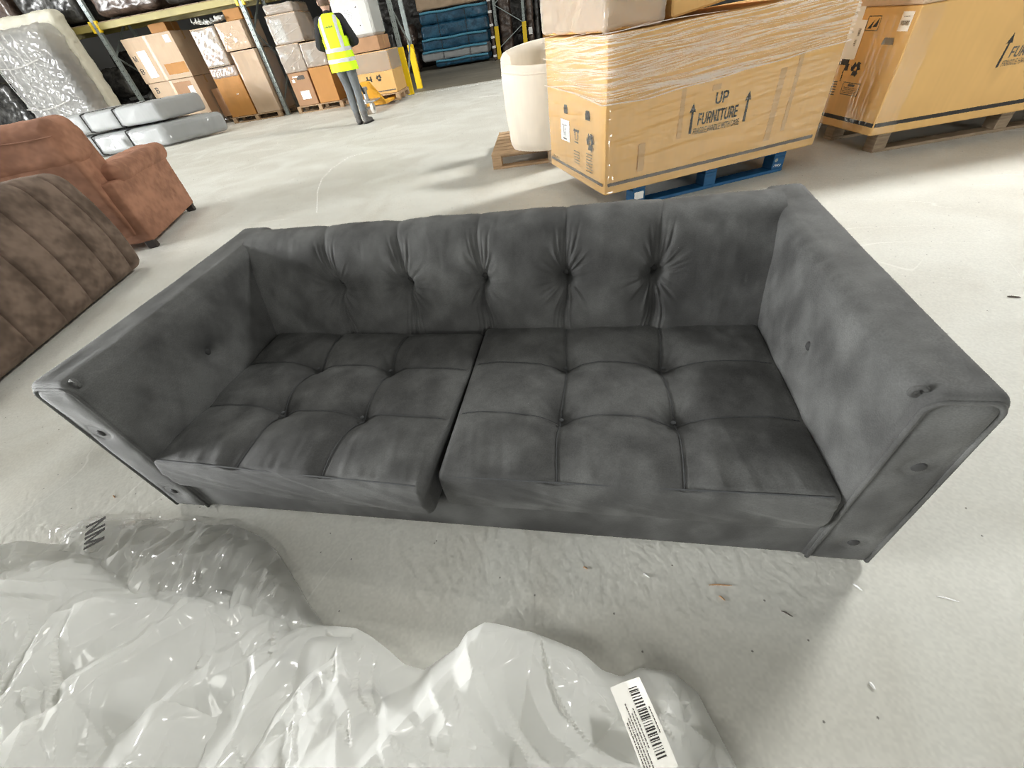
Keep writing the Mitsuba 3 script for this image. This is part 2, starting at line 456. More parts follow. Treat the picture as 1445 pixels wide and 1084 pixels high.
def make_back():
    prof = np.array([(.600, .05), (.612, .16), (.632, .27), (.655, .37), (.682, .47), (.712, .555), (.745, .602), (.79, .627), (.835, .630), (.880, .612), (.908, .565), (.918, .48), (.92, .25), (.92, .02)])
    d = np.r_[0, np.cumsum(np.linalg.norm(np.diff(prof, axis=0), axis=1))]
    cs = CubicSpline(d, prof)
    nu, nv = 620, 230
    x = np.linspace(-.925, .925, nu); s = np.r_[np.linspace(0, .86, 190), np.linspace(.86, d[-1], nv - 189)[1:]]
    P = cs(s); tn = cs(s, 1); tn /= np.linalg.norm(tn, axis=1, keepdims=True)
    nrm = np.stack([-tn[:, 1], tn[:, 0]], 1)
    X, S = np.meshgrid(x, s, indexing='ij')
    st = np.interp(TUFT_Z, P[:100, 1], s[:100])
    stop_ = s[np.argmax(P[:, 1])]
    D = np.zeros_like(X)
    front = 1 / (1 + np.exp((S - (stop_ + .07)) / .02))
    w = np.clip((S - st) / (stop_ - st), 0, 1.2)
    lines = np.array([np.interp(0, [0], [0]) for _ in TUFT_X])
    pillow = np.zeros_like(X)
    dist = np.full_like(X, 9.0)
    for tx, px in zip(TUFT_X, TOP_X):
        wob = .006 * np.sin(S * 31 + tx * 9)
        lx = tx + (px - tx) * w ** 1.3 + wob * np.where(S < st, 1, .4) + np.where(S < st, .02 * np.sin(tx * 40) * (st - S) / st, 0)
        dx = X - lx
        dist = np.minimum(dist, np.abs(dx))
        ds = S - st; r = np.sqrt(dx ** 2 + ds ** 2)
        depth = np.where(S > st, .016 - .013 * np.clip(w, 0, 1), .019 - .009 * (st - S) / st)
        D -= depth * np.exp(-np.abs(dx) / .010) * front
        D -= (.007 * np.exp(-np.abs(dx) / .045)) * front * np.exp(-np.abs(ds) / .25)
        D -= .046 * np.exp(-(r / .024) ** 2) + .016 * np.exp(-r / .055)
        th = np.arctan2(dx, ds)
        ph = 3 * nz(np.stack([np.cos(th) * 2 + tx * 5, np.sin(th) * 2, np.zeros_like(th)], -1), 1.0, 3)
        fan = np.cos(13 * th + 5 * ph) * np.exp(-((r - .055) / .045) ** 2) * (.35 + .65 * np.cos(th) ** 2)
        D += .0048 * fan
        # long thin gathers running up and down from each tuft
        for q, off in enumerate((-.022, -.011, .013, .026)):
            up = np.where(ds > 0, ds / .16, -ds / .24)
            gx = lx + off * (.5 + up * 1.1)
            D -= .0052 * np.exp(-((X - gx) / .0040) ** 2) * np.exp(-((up - .55) / .38) ** 2) * front * (1 if q % 2 else .75)
    D += .010 * (1 - .75 * np.clip(w, 0, 1)) * (1 - np.exp(-dist / .05)) * front * np.clip(S / .1, 0, 1)
    q = np.stack([X, S * .35, np.zeros_like(X)], -1)
    D += .006 * nz(q, 22, 5) * front + .008 * nz(q, 6, 8) * front
    Y = P[None, :, 0] + nrm[None, :, 0] * D; Z = P[None, :, 1] + nrm[None, :, 1] * D
    V = np.stack([X, Y, Z], -1).reshape(-1, 3)
    return tm(V, grid_faces(nu, nv))


back = make_back()
bk = part(SOFA, 'backrest', back, M['velvet'], smooth=True)
for tx in TUFT_X:
    b_ = trimesh.creation.icosphere(3, .012); b_.vertices *= (1, .5, 1)
    part(bk, 'button', shift(b_, (tx, .733, TUFT_Z)), M['button'], smooth=True)


def make_cushion(x0, x1, yaw, seed, tx, ty, fy):
    """A thin seat cushion with four tufts, crossing seams and puckered edges."""
    sx, sy, sz = x1 - x0, .655, .140
    m = soft_box(sx, sy, sz, .020, .0050)
    v = np.asarray(m.vertices).copy(); n = normals(m)
    cx = (x0 + x1) / 2; X = v[:, 0] + cx; Y = v[:, 1] + sy / 2
    top = np.clip((n[:, 2] - .2) / .5, 0, 1); front = np.clip((-n[:, 1] - .4) / .5, 0, 1)
    D = np.zeros(len(v))
    ex = np.minimum(X - x0, x1 - X); ey = np.minimum(Y, sy - Y)
    D += .010 * (1 - g2(ex, .05)) * (1 - g2(ey, .05))
    for a in tx:
        D -= (.0055 * g2(X - a - .006 * np.sin(Y * 14 + a * 30), .0048) + .011 * g2(X - a, .045))
    for b in ty:
        D -= (.0035 * g2(Y - b - .004 * np.sin(X * 17 + b * 30), .0042) + .010 * g2(Y - b, .040)) * (1 if seed == 1 else .8)
    for a in tx:
        for b in ty:
            r = np.hypot(X - a, Y - b)
            D -= .024 * g2(r, .062) + .010 * g2(r, .018)
            th = np.arctan2(Y - b, X - a)
            D += .0013 * np.cos(11 * th + 7 * a) * np.exp(-((r - .05) / .035) ** 2)
    q = np.stack([X, Y, v[:, 2]], -1)
    D += .011 * nz(q, 5, seed) + .003 * nz(q, 24, seed + 2)
    # slack wrinkles near the front edge and the back
    wr = nz(np.stack([X * 30 + 5 * Y, Y * 5, 0 * X], -1), 1.0, seed + 5, 2)
    D += .006 * wr * (g2(Y, .16) + .8 * g2(Y - sy, .12)) * np.clip(ey / .02, 0, 1)
    v[:, 2] += D * top * np.clip(ey / .012, .15, 1) * np.clip(ex / .012, .15, 1)
    fz = nz(np.stack([X * 20 + 60 * v[:, 2], v[:, 2] * 12, 0 * X], -1), 1.0, seed + 9, 2)
    v[:, 1] -= front * (.008 * fz + .010 * g2(v[:, 2], .05))
    # piped top edge
    c, s = math.cos(yaw), math.sin(yaw)
    V = v.copy(); V[:, 0] = v[:, 0] * c - v[:, 1] * s + cx; V[:, 1] = v[:, 0] * s + v[:, 1] * c + sy / 2 + fy
    V[:, 2] += .150 + sz / 2
    return tm(V, m.faces), lambda x, y, z: ((x - cx) * c - (y - sy / 2) * s + cx, (x - cx) * s + (y - sy / 2) * c + sy / 2 + fy, .150 + z)


def cushion(x0, x1, yaw, seed, tx, ty, fy, lab):
    m, f = make_cushion(x0, x1, yaw, seed, tx, ty, fy)
    k = part(SOFA, 'seat_cushion', m, M['velvet'], smooth=True, label=lab)
    e, z = .006, .1335
    pts = [f(x0 + .02 + (x1 - x0 - .04) * t, e, z + .0015 * math.sin(9 * t)) for t in np.linspace(0, 1, 40)]
    part(k, 'piping', tube(pts, .0022, 6), M['seam'], smooth=True)
    kt = cKDTree(np.asarray(m.vertices)[:, :2]); vz_ = np.asarray(m.vertices)[:, 2]

    def topz(x_, y_):
        return float(max(vz_[i] for i in kt.query((x_, y_), k=24)[1]))
    for a in tx:
        P = []
        for yy in np.linspace(.012, .64, 60):
            p_ = f(a + .006 * math.sin(yy * 14 + a * 30), yy, 0); P.append((p_[0], p_[1], topz(p_[0], p_[1]) - .0004))
        part(k, 'seam', tube(P, .0013, 5), M['seam'], smooth=True)
    for b in ty:
        P = []
        for xx in np.linspace(x0 + .015, x1 - .015, 80):
            p_ = f(xx, b + .004 * math.sin(xx * 17 + b * 30), 0); P.append((p_[0], p_[1], topz(p_[0], p_[1]) - .0004))
        part(k, 'seam', tube(P, .0011, 5), M['seam'], smooth=True)
    for a in tx:
        for b in ty:
            s = trimesh.creation.icosphere(2, .007); s.vertices *= (1, 1, .5)
            part(k, 'stitch', shift(s, f(a, b, .1165)), M['seam'], smooth=True)


cushion(-.902, -.020, -.040, 1, (-.605, -.315), (.235, .455), -.022, 'left seat cushion, pushed forward at its inner corner')
cushion(-.008, .902, 0.004, 2, (.295, .592), (.222, .445), -.004, 'right seat cushion, plumper and tucked back')


def make_arm():
    """A padded slab swept front to back with rounded top edges and a crisp front edge; pressed in at the button, rising to the back."""
    xa, xb, za, r, rf = .895, 1.052, .016, .040, .016
    ang = []
    N = 260
    hx = (xb - xa) / 2

    def ring(inset, H, core=1.0):
        hz = H / 2; pts = []
        Rk = [max(q - inset, .0006) for q in (r, r, .008, .008)]
        C4 = [((hx - inset - R) * sx_ * core, (hz - inset - R) * sz_ * core) for R, (sx_, sz_) in zip(Rk, ((1, 1), (-1, 1), (-1, -1), (1, -1)))]
        for k in range(4):
            a0 = 90 * k; R = Rk[k] * core
            for t in np.linspace(0, 90, 16):
                a = math.radians(a0 + t); pts.append((C4[k][0] + R * math.cos(a), C4[k][1] + R * math.sin(a)))
            k2 = (k + 1) % 4; a = math.radians(a0 + 90)
            p0 = np.array(pts[-1]); p1 = np.array([C4[k2][0] + Rk[k2] * core * math.cos(a), C4[k2][1] + Rk[k2] * core * math.sin(a)])
            m_ = 14 if k % 2 == 0 else 60
            pts += [tuple(p0 + (p1 - p0) * t) for t in np.linspace(0, 1, m_ + 2)[1:-1]]
        return np.array(pts) + [(xa + xb) / 2, za + hz]

    rows = []
    Htop = lambda y: .574 + .034 * (np.clip(y, 0, 1) / .93) ** 1.4
    for c in (.02, .25, .5, .75, .93):
        rows.append((0.0, rf, c))
    for t in np.linspace(0, 90, 7)[1:]:
        rows.append((rf - rf * math.cos(math.radians(t)), rf - rf * math.sin(math.radians(t)), 1.0))
    rows += [(y, 0, 1.0) for y in np.linspace(rf, .93 - .035, 90)[1:]]
    for t in np.linspace(0, 90, 8)[1:]:
        rows.append((.93 - .035 + .035 * math.sin(math.radians(t)), .035 - .035 * math.cos(math.radians(t)), 1.0))
    rows += [(.93, .035, c) for c in (.6, .02)]
    V = []
    for y, ins, core in rows:
        p = ring(ins, Htop(y), core)
        V.append(np.column_stack([p[:, 0], np.full(len(p), y), p[:, 1]]))
    V = np.array(V); nr, npt = V.shape[:2]
    v = V.reshape(-1, 3); Fc = []
    i, j = np.meshgrid(np.arange(nr - 1), np.arange(npt), indexing='ij'); j2 = (j + 1) % npt
    a, b, c, d = i * npt + j, i * npt + j2, (i + 1) * npt + j2, (i + 1) * npt + j
    Fc = np.vstack([np.stack([a, b, c], -1).reshape(-1, 3), np.stack([a, c, d], -1).reshape(-1, 3)])
    m = tm(v, Fc)
    if m.volume < 0:
        m = tm(v, Fc[:, ::-1])
    n = normals(m); Y, Z = v[:, 1], v[:, 2]
    inner = np.clip(-n[:, 0], 0, 1)
    r_ = np.hypot(Y - .36, Z - .41)
    D = -.018 * g2(r_, .040) - .016 * g2(r_, .016) + .010 * g2(Z - .40, .16) * (1 - g2(Y, .12))
    q = np.stack([v[:, 0] * 3, Y, Z], -1)
    w = v.copy()
    w[:, 0] -= inner * (D + .008 * nz(q, 6, 11) + .002 * nz(q, 28, 12)) * np.clip(Y / .05, 0, 1)
    outer = np.clip(n[:, 0], 0, 1); w[:, 0] += outer * .006 * nz(q, 6, 15)
    top = np.clip(n[:, 2], 0, 1)
    w[:, 2] += top * (.007 * nz(q, 6, 14)) * np.clip(Y / .05, 0, 1)
    kr = np.hypot(Y - .03, w[:, 0] - .905) / .022
    w -= n * (.006 * g2(kr, .8))[:, None] * (Z > .5)[:, None]
    return tm(w, m.faces)


def arm(s, lab):
    m = make_arm()
    V = np.asarray(m.vertices).copy()
    lean = .028 if s > 0 else .0
    V[:, 0] += (.006 if s > 0 else 0) - lean * V[:, 2] / .59 * (V[:, 0] - .895) / .157
    V[:, 0] *= s
    m = tm(V, m.faces if s > 0 else m.faces[:, ::-1])
    k = part(SOFA, 'arm', m, M['velvet'], smooth=True, label=lab)
    # front panel with a welt round it
    xa, xb, za, zb = .909, 1.037, .020, .572
    nx, nzz = 40, 120
    x = np.linspace(xa, xb, nx); z = np.linspace(za, zb, nzz); Xg, Zg = np.meshgrid(x, z, indexing='ij')
    e = np.minimum(np.minimum(Xg - xa, xb - Xg), np.minimum(Zg - za, zb - Zg))
    # round the two top corners
    for cx_, sg in ((xa + .03, -1), (xb - .03, 1)):
        ins = (sg * (Xg - cx_) > 0) & (Zg > zb - .03)
        dx, dz = Xg - cx_, Zg - (zb - .03)
        L = np.maximum(np.hypot(dx, dz), 1e-9); Mx = np.maximum(np.abs(dx), np.abs(dz))
        Xg = np.where(ins, cx_ + dx * Mx / L, Xg); Zg = np.where(ins, zb - .03 + dz * Mx / L, Zg)
    bulge = .010 * (1 - np.exp(-e / .012))
    for zz in (.405, .108):
        r = np.hypot(Xg - .980, Zg - zz)
        bulge -= .013 * g2(r, .020) + .006 * g2(r, .045)
    bulge += .005 * nz(np.stack([Xg, Zg, 0 * Xg], -1), 11, 21)
    wx = lambda x_, z_: x_ + (.006 if s > 0 else 0) - lean * z_ / .59 * (x_ - .895) / .157
    Xg = wx(Xg, Zg)
    V = np.stack([s * Xg, .004 - bulge, Zg], -1).reshape(-1, 3)
    pn = part(k, 'front_panel', tm(V, grid_faces(nx, nzz, flip=(s < 0))), M['velvet'], smooth=True)
    for zz in (.405, .108):
        b_ = trimesh.creation.icosphere(3, .0125); b_.vertices *= (1, .5, 1)
        part(k, 'button', shift(b_, (s * wx(.980, zz), .001, zz)), M['button'], smooth=True)
    out = [(xa - .001, z_) for z_ in np.linspace(.02, zb - .03, 40)]
    out += [(xa + .028 - .03 * math.cos(t), zb - .028 + .03 * math.sin(t)) for t in np.linspace(.1, math.pi / 2, 10)]
    out += [(x_, zb + .002) for x_ in np.linspace(xa + .035, xb - .035, 12)]
    out += [(xb - .028 + .03 * math.sin(t), zb - .028 + .03 * math.cos(t)) for t in np.linspace(0, math.pi / 2 - .1, 10)]
    out += [(xb + .002, z_) for z_ in np.linspace(zb - .03, .02, 40)]
    part(k, 'piping', tube([(s * wx(a_, b_), .001, b_) for a_, b_ in out], .0052, 10), M['velvet'], smooth=True)
    b_ = trimesh.creation.icosphere(3, .0115); b_.vertices *= (.45, 1, 1)
    part(k, 'button', shift(b_, (s * (.8985 + .014), .36, .41)), M['button'], smooth=True)
    # gathered knot at the inner front corner
    kn = [(s * (.905 + .010 * math.cos(t)), .020 + .004 * t / 6, .578 + .010 * math.sin(t)) for t in np.linspace(0.4, 5.6, 24)]
    part(k, 'gather', tube(kn, .0045, 8), M['velvet'], smooth=True)


arm(-1, 'left arm of the sofa')
arm(1, 'right arm of the sofa')

# ---------------------------------------------------------------- pallets


def pallet(name, fr, L, W, bs, label, n_boards=7, h=.144, group=None):
    """A pallet: top boards along x, three stringer boards, nine blocks, three bottom boards. Origin at its corner."""
    t = thing(name, label, 'pallet', group)
    zt = h - .022
    bw = W / (n_boards * 1.28)
    if True:
        d1 = mikit.ply(cbox(0, L, 0, bw, 0, .022, .003), bs)
        for k in range(n_boards):
            y = k * (W - bw) / (n_boards - 1)
            part(t, 'deck_board', {**d1, 'to_world': fr.mat(0, y, zt)}, None)
    ch = .095
    d2 = mikit.ply(cbox(0, ch, 0, W, 0, .02, .003), bs)
    d3 = mikit.ply(cbox(0, ch, 0, .10, 0, h - .064, .004), bs)
    d4 = mikit.ply(cbox(0, L, 0, .10, 0, .022, .003), bs)
    for x in (0, (L - ch) / 2, L - ch):
        part(t, 'stringer_board', {**d2, 'to_world': fr.mat(x, 0, zt - .02)}, None)
        for y in (0, (W - .1) / 2, W - .1):
            part(t, 'block', {**d3, 'to_world': fr.mat(x, y, .022)}, None)
    for y in (0, (W - .1) / 2, W - .1):
        part(t, 'bottom_board', {**d4, 'to_world': fr.mat(0, y, 0)}, None)
    return t


def carton(name, fr, x0, x1, y0, y1, z0, z1, bs, label, group=None, seam=True, c=.006, tape=None, bulge=.0):
    """A closed carton: body, the lid's flap seam and a strip of tape down each end."""
    t = thing(name, label, 'box', group)
    part(t, 'body', fr(cbox(x0, x1, y0, y1, z0, z1, c)), bs)
    if seam:
        ym = (y0 + y1) / 2
        part(t, 'tape', fr(cat(flat(x0, x1, ym - .03, ym + .03, .001).apply_translation((0, 0, z1 + .0005)),
                               on_face(flat(-.03, .03, -.16, 0, .001), (x0, ym, z1), (0, -1, 0), (0, 0, 1), .0005),
                               on_face(flat(-.03, .03, -.16, 0, .001), (x1, ym, z1), (0, 1, 0), (0, 0, 1), .0005))), M['tape'])
    return t


def front_print(t, name, fr, m, x, z, y0, bs, lift=.0008, label=None):
    """Lays a flat print on a carton's front (the face towards -y of the frame)."""
    return part(t, name, fr(on_face(m, (x, y0, z), (1, 0, 0), (0, 0, 1), lift)), bs, label=label, kind="stuff" if name == "print" else None)


def left_print(t, name, fr, m, y, z, x0, bs, lift=.0008, label=None, kind=None):
    """On the face towards -x; the print reads along -y."""
    return part(t, name, fr(on_face(m, (x0, y, z), (0, -1, 0), (0, 0, 1), lift)), bs, label=label, kind="stuff" if name in ("print_lines", "barcode", "print") else None)


def film_shell(fr, x0, x1, y0, y1, z0, z1, seed, amp=.006, off=.008, n=.03, r=.03, zflat=None):
    m = soft_box(x1 - x0 + 2 * off, y1 - y0 + 2 * off, z1 - z0 + 2 * off, r, n)
    v = np.asarray(m.vertices) + [(x0 + x1) / 2, (y0 + y1) / 2, (z0 + z1) / 2]
    nn = normals(m)
    w = v @ np.array([[.35, .1, .2], [.2, .45, .1], [.5, .4, 1.0]]).T
    d = np.abs(nz(w, 5, seed, 3)) * 2.2 + np.abs(nz(v, 16, seed + 3, 2))
    v = v + nn * (amp * d)[:, None]
    return fr(tm(v, m.faces))


# ---------------------------------------------------------------- carton of furniture on the blue pallet
B1 = Frame((.4415, 2.3379, 0), .4453)
BP = Frame(tuple(B1.p(.26, .08, 0)), .4453 - .02)
pallet('blue_pallet', BP, 1.22, .92, M['pallet_blue'], 'blue painted wooden pallet under the wrapped carton reading UP FURNITURE', 7, .150)
part('blue_pallet', 'sticker', BP(on_face(flat(0, .07, 0, .05), (.012, 0, .045), (1, 0, 0), (0, 0, 1))), M['paper'], label='small white sticker')
part('blue_pallet', 'knot', BP(on_face(extrude(Point(.012, .0).buffer(.013), .001), (1.135, 0, .085), (1, 0, 0), (0, 0, 1))), M['galv'])
part('blue_pallet', 'lettering', BP(on_face(fit_text('chep', .06, .020), (1.135, 0, .040), (1, 0, 0), (0, 0, 1))), M['paper'])
ZB, ZT = .153, .972
UPB = thing('furniture_carton', 'long cardboard carton printed UP FURNITURE, wrapped in stretch film on the blue pallet', 'box')
bl, bw_ = 1.635, .985


def up_body():
    """The carton with bulged sides and a sagging top edge."""
    m = soft_box(bl, bw_, ZT - ZB, .008, .03)
    v = np.asarray(m.vertices).copy(); n = normals(m)
    u, h = v[:, 0] / bl, v[:, 2] / (ZT - ZB)
    v[:, 1] -= (-n[:, 1] > .5) * (.012 * (1 - 4 * u * u) * (1 - 4 * h * h) + .006 * nz(v, 4, 31))
    v[:, 0] -= (-n[:, 0] > .5) * (.010 * (1 - 4 * (v[:, 1] / bw_) ** 2) * (1 - 4 * h * h) + .008 * nz(v, 5, 32))
    v += [bl / 2, bw_ / 2, (ZB + ZT) / 2]
    return B1(tm(v, m.faces))


part(UPB, 'body', up_body(), M['card'], smooth=40)
FY = -.0125
for nm, m, x, z in [('lettering', fit_text('UP', .090, .058, True), .735, .548), ('lettering', fit_text('FURNITURE', .285, .062, True), .630, .452),
                    ('lettering', fit_text('FRAGILE,HANDLE WITH CARE', .335, .034), .606, .402)]:
    front_print(UPB, nm, B1, m, x, z, FY, M['ink'])
for x in (.583, .978):
    front_print(UPB, 'arrow_print', B1, extrude(arrow(.165, .040), .0006), x, .412, FY, M['ink'])
part(UPB, 'stripe', B1(cat(on_face(flat(.02, 1.60, 0, .020), (0, -.004, .205), (1, 0, 0), (0, 0, 1)), on_face(flat(-.96, -.02, 0, .018), (-.004, 0, .205), (0, -1, 0), (0, 0, 1)))), M['ink_soft'], label='dark printed line')
LX = -.0115
for y in (.60, .235):
    hx = Polygon([(-.030, 0), (.030, 0), (.033, .028), (.022, .052), (-.022, .052), (-.033, .028)])
    left_print(UPB, 'hand_hole', B1, extrude(hx, .001), y, .560, LX, M['ink'], label='dark hand hole')
lk = left_print(UPB, 'paper_label', B1, flat(0, .165, 0, .135), .705, .385, LX, M['paper'])
left_print(UPB, 'print_lines', B1, cat(flat(.06, .065, .04, .10), flat(.085, .09, .03, .09), flat(.03, .12, .10, .103), flat(.05, .115, .012, .02)), .705, .385, LX - .0016, M['ink_soft'])
left_print(UPB, 'recycling_symbol', B1, extrude(recycle(.062), .0006), .195, .440, LX, M['ink'])
gl = unary_union([sbox(-.045, .08, .045, .095), sbox(-.030, .03, -.022, .08), sbox(.022, .03, .030, .08), sbox(-.03, .012, .03, .02), sbox(-.012, .03, .012, .034)])
left_print(UPB, 'crush_symbol', B1, extrude(gl, .0006), .420, .390, LX, M['ink_soft'])
left_print(UPB, 'print_lines', B1, cat(*[flat(-.05, .05, -.018 * k, -.018 * k + .004) for k in range(5)], *[flat(.16, .26, .02 - .018 * k, .024 - .018 * k) for k in range(7)]), .42, .345, LX, M['ink_soft'])
left_print(UPB, 'lettering', B1, fit_text('P/N 2/2', .15, .022), .93, .222, LX + .006, M['ink_soft'])
# brown tape patches on the front
for x, z, w, h in ((.225, .26, .045, .16), (.49, .40, .03, .26), (1.18, .26, .045, .40), (1.30, .30, .03, .42), (.70, .62, .06, .030)):
    front_print(UPB, 'tape', B1, flat(0, w, 0, h, .0004), x, z, FY + (.004 if x > 1.1 else .001), M['tape'])


def wrap_band(z_low, z_top, seed, x_end=bl):
    """Stretch film round the front and both ends, its lower rim rising to the right, ridged along the pull."""
    nu, nv = 320, 90
    L = bw_ + bl + .3
    s = np.linspace(0, L, nu); t = np.linspace(0, 1, nv)
    Sg, Tg = np.meshgrid(s, t, indexing='ij')
    zl = np.interp(Sg, [0, bw_ * .6, bw_, bw_ + .25, L], [z_low[0], z_low[0] - .01, z_low[1], z_low[2], z_low[3]])
    zl = zl + .012 * nz(np.stack([Sg * 4, 0 * Sg, 0 * Sg], -1), 1, seed)
    Z = zl + (z_top - zl) * Tg
    out = .010 + .016 * np.exp(-Tg / .03) * 0
    rid = np.abs(nz(np.stack([Sg * .9, Z * 26 - Sg * 2.2, 0 * Sg], -1), 1, seed, 3)) + .5 * np.abs(nz(np.stack([Sg * 2.1, Z * 70 - Sg * 5, 0 * Sg + 4], -1), 1, seed + 2, 2))
    cr = np.abs(nz(np.stack([Sg * 22, Z * 9, 0 * Sg], -1), 1, seed + 6, 2)) * np.exp(-np.abs(Sg - bw_) / .12)
    out = .016 + .016 * rid + .02 * cr
    c = np.minimum(np.abs(Sg - bw_), np.abs(Sg - bw_ - bl)); soft = .012 * np.exp(-c / .03)
    out = out - soft * .6
    Xa = np.where(Sg < bw_, -out, np.where(Sg < bw_ + bl, Sg - bw_, bl + out))
    Ya = np.where(Sg < bw_, bw_ - Sg, np.where(Sg < bw_ + bl, -out, Sg - bw_ - bl))
    V = np.stack([Xa, Ya, Z], -1).reshape(-1, 3)
    return B1(tm(V, grid_faces(nu, nv)))


wb = part(UPB, 'stretch_film', wrap_band((.70, .66, .655, .735), .975, 41), M['film'], smooth=True)
# ropes and folds of the film, drawn out along the pull: thin whitish ribbons
rr = np.random.default_rng(12)


def film_ropes(n, zlo, zhi, seed, s_range=(0.0, 2.9), slope=(-.02, .09), wmax=.006, lmin=.15, lmax=1.2):
    r = np.random.default_rng(seed); out = []
    for _ in range(n):
        s0 = r.uniform(*s_range); L_ = r.uniform(lmin, lmax); z0 = r.uniform(zlo, zhi); sl = r.uniform(*slope)
        ss = np.linspace(s0, min(s0 + L_, bw_ + bl + .2), 26)
        zz_ = z0 + sl * (ss - s0) + .004 * np.sin(ss * 9 + z0 * 40)
        zb_ = np.interp(ss, [0, bw_ * .6, bw_, bw_ + .25, bw_ + bl], [.70, .69, .66, .655, .735])
        if (zz_ < zb_).any() or zz_.max() > 1.0:
            continue
        w_ = r.uniform(.0012, wmax) * np.sin(np.linspace(.05, np.pi - .05, 26)) ** .5
        o = .031 + .004 * r.random()
        c_ = np.minimum(np.abs(ss - bw_), np.abs(ss - bw_ - bl)); o = o - .010 * np.exp(-c_ / .03)
        x_ = np.where(ss < bw_, -o, np.where(ss < bw_ + bl, ss - bw_, bl + o)); y_ = np.where(ss < bw_, bw_ - ss, np.where(ss < bw_ + bl, -o, ss - bw_ - bl))
        lo_ = np.stack([x_, y_, zz_ - w_], 1); hi_ = np.stack([x_, y_, zz_ + w_], 1)
        mid = np.stack([x_ * 1.0 - (ss < bw_) * .002, y_ - ((ss >= bw_) & (ss < bw_ + bl)) * .002, zz_], 1)
        V_ = np.stack([lo_, mid, hi_], 1).reshape(-1, 3)
        out.append(tm(V_, grid_faces(26, 3)))
    return B1(cat(*out))


part(wb, 'film_fold', film_ropes(330, .655, 1.0, 12, wmax=.0022), M['film_haze'], smooth=True, kind='stuff', label='whitish folds of the stretch film')
# the rolled rim of the film
ss = np.linspace(.02, bw_ + bl, 120); zz_ = np.interp(ss, [0, bw_ * .6, bw_, bw_ + .25, bw_ + bl], [.702, .692, .662, .657, .737])
rim = [(-.026, bw_ - q, z_) if q < bw_ else (q - bw_, -.028, z_ + .003 * math.sin(q * 14)) for q, z_ in zip(ss, zz_)]
part(wb, 'rolled_rim', B1(tube(rim, .0035, 6)), M['film_haze'], smooth=True)
part(UPB, 'stretch_film', wrap_band((.17, .165, .165, .17), .69, 47), M['film'], smooth=True)
# white document sheets at the right end of the next carton are further down

# second carton on top, wrapped too
TB = Frame(tuple(B1.p(.01, .06, 0)), .4453 + .03)
TOPB = thing('upper_carton', 'film wrapped carton lying on top of the UP FURNITURE carton', 'box')


def tilt(m, ang, px, pz):
    m = m.copy(); v = np.asarray(m.vertices).copy(); c, s = math.cos(ang), math.sin(ang)
    x, z = v[:, 0] - px, v[:, 2] - pz
    v[:, 0], v[:, 2] = px + x * c - z * s, pz + x * s + z * c
    m.vertices = v; return m


part(TOPB, 'body', TB(cbox(0, .345, -.01, .90, ZT + .012, 1.56, .012)), M['card'])
part(TOPB, 'stretch_film', film_shell(TB, 0, .345, -.01, .90, ZT + .03, 1.56, 51, .02, .008, .02, .02), M['film_soft'], smooth=True)
LEAN = thing('tilted_carton', 'brown carton tilted up on the wrapped carton, beside the upper film wrapped one', 'box')
part(LEAN, 'body', TB(tilt(cbox(.43, 1.50, .02, .88, ZT + .015, 1.55, .01), .10, .43, ZT + .015)), M['card'])
part(LEAN, 'tape', TB(tilt(on_face(flat(0, 1.06, 0, .06, .001), (.43, .02, 1.22), (1, 0, 0), (0, 0, 1)), .10, .43, ZT + .015)), M['tape'])

# ---------------------------------------------------------------- second carton of furniture on its brown pallet
B2 = Frame((2.2962, 3.1045, 0), .2482)
pallet('wooden_pallet', Frame(tuple(B2.p(.16, .10, 0)), .2482), 1.9, 1.0, M['pallet_dark'], 'dark brown wooden pallet under the carton at the right edge', 6, .150)
C2 = thing('furniture_carton', 'cardboard carton with white paper sheets on its side, at the right edge behind the sofa', 'box')
part(C2, 'body', B2(cbox(0, 2.15, 0, 1.15, .153, .843, .006)), M['card'])
part(C2, 'lid', B2(cbox(-.006, 2.156, -.006, 1.156, .846, 1.05, .008)), M['card_pale'])
part(C2, 'stripe', B2(cat(on_face(flat(.005, 2.14, 0, .024), (0, 0, .205), (1, 0, 0), (0, 0, 1)), on_face(flat(-1.14, -.005, 0, .024), (0, 0, .205), (0, -1, 0), (0, 0, 1)))), M['ink'], label='dark printed line')
for y, z, w, h in ((.62, .72, .17, .26), (.60, .565, .205, .215)):
    left_print(C2, 'document_sheet', B2, flat(0, w, 0, h, .0008), y, z, 0, M['paper'], lift=.001 if z > .7 else .003, label='white paper sheet')
left_print(C2, 'lettering', B2, fit_text('/ 2', .07, .034), .58, .79, 0, M['ink'], lift=.0045)
left_print(C2, 'print_lines', B2, cat(flat(.02, .11, .148, .152), flat(.02, .05, .105, .108), flat(.065, .085, .105, .108), *[flat(.155, .178, .13 + .006 * k, .133 + .006 * k) for k in range(7)], *[flat(.148, .168, .075 + .006 * k, .078 + .006 * k) for k in range(6)]), .60, .565, 0, M['ink_soft'], lift=.0048)
left_print(C2, 'paper_label', B2, flat(0, .085, 0, .095, .0008), .118, .722, 0, M['label'], label='white label with a barcode')
left_print(C2, 'barcode', B2, cat(*[flat(.012 + .0045 * k, .014 + .0045 * k + .0012 * (k % 3 == 0), .03, .052) for k in range(14)], flat(.015, .07, .07, .073)), .118, .722, 0, M['ink_soft'], lift=.0022)
left_print(C2, 'picture_print', B2, extrude(sbox(0, 0, .115, .078).difference(sbox(.004, .004, .111, .074)).union(recycle(.028).buffer(.004).intersection(sbox(-1, -1, 1, 1)).buffer(0) if False else Polygon([(.02, .012), (.06, .055), (.05, .012)])).union(Polygon([(.06, .02), (.10, .066), (.10, .02)])), .0006), .395, .722, 0, M['ink'])
left_print(C2, 'hand_hole', B2, extrude(Polygon([(0, 0), (.10, 0), (.09, .035), (.012, .035)]), .001), .205, .655, 0, M['ink_soft'], label='hand hole flap')
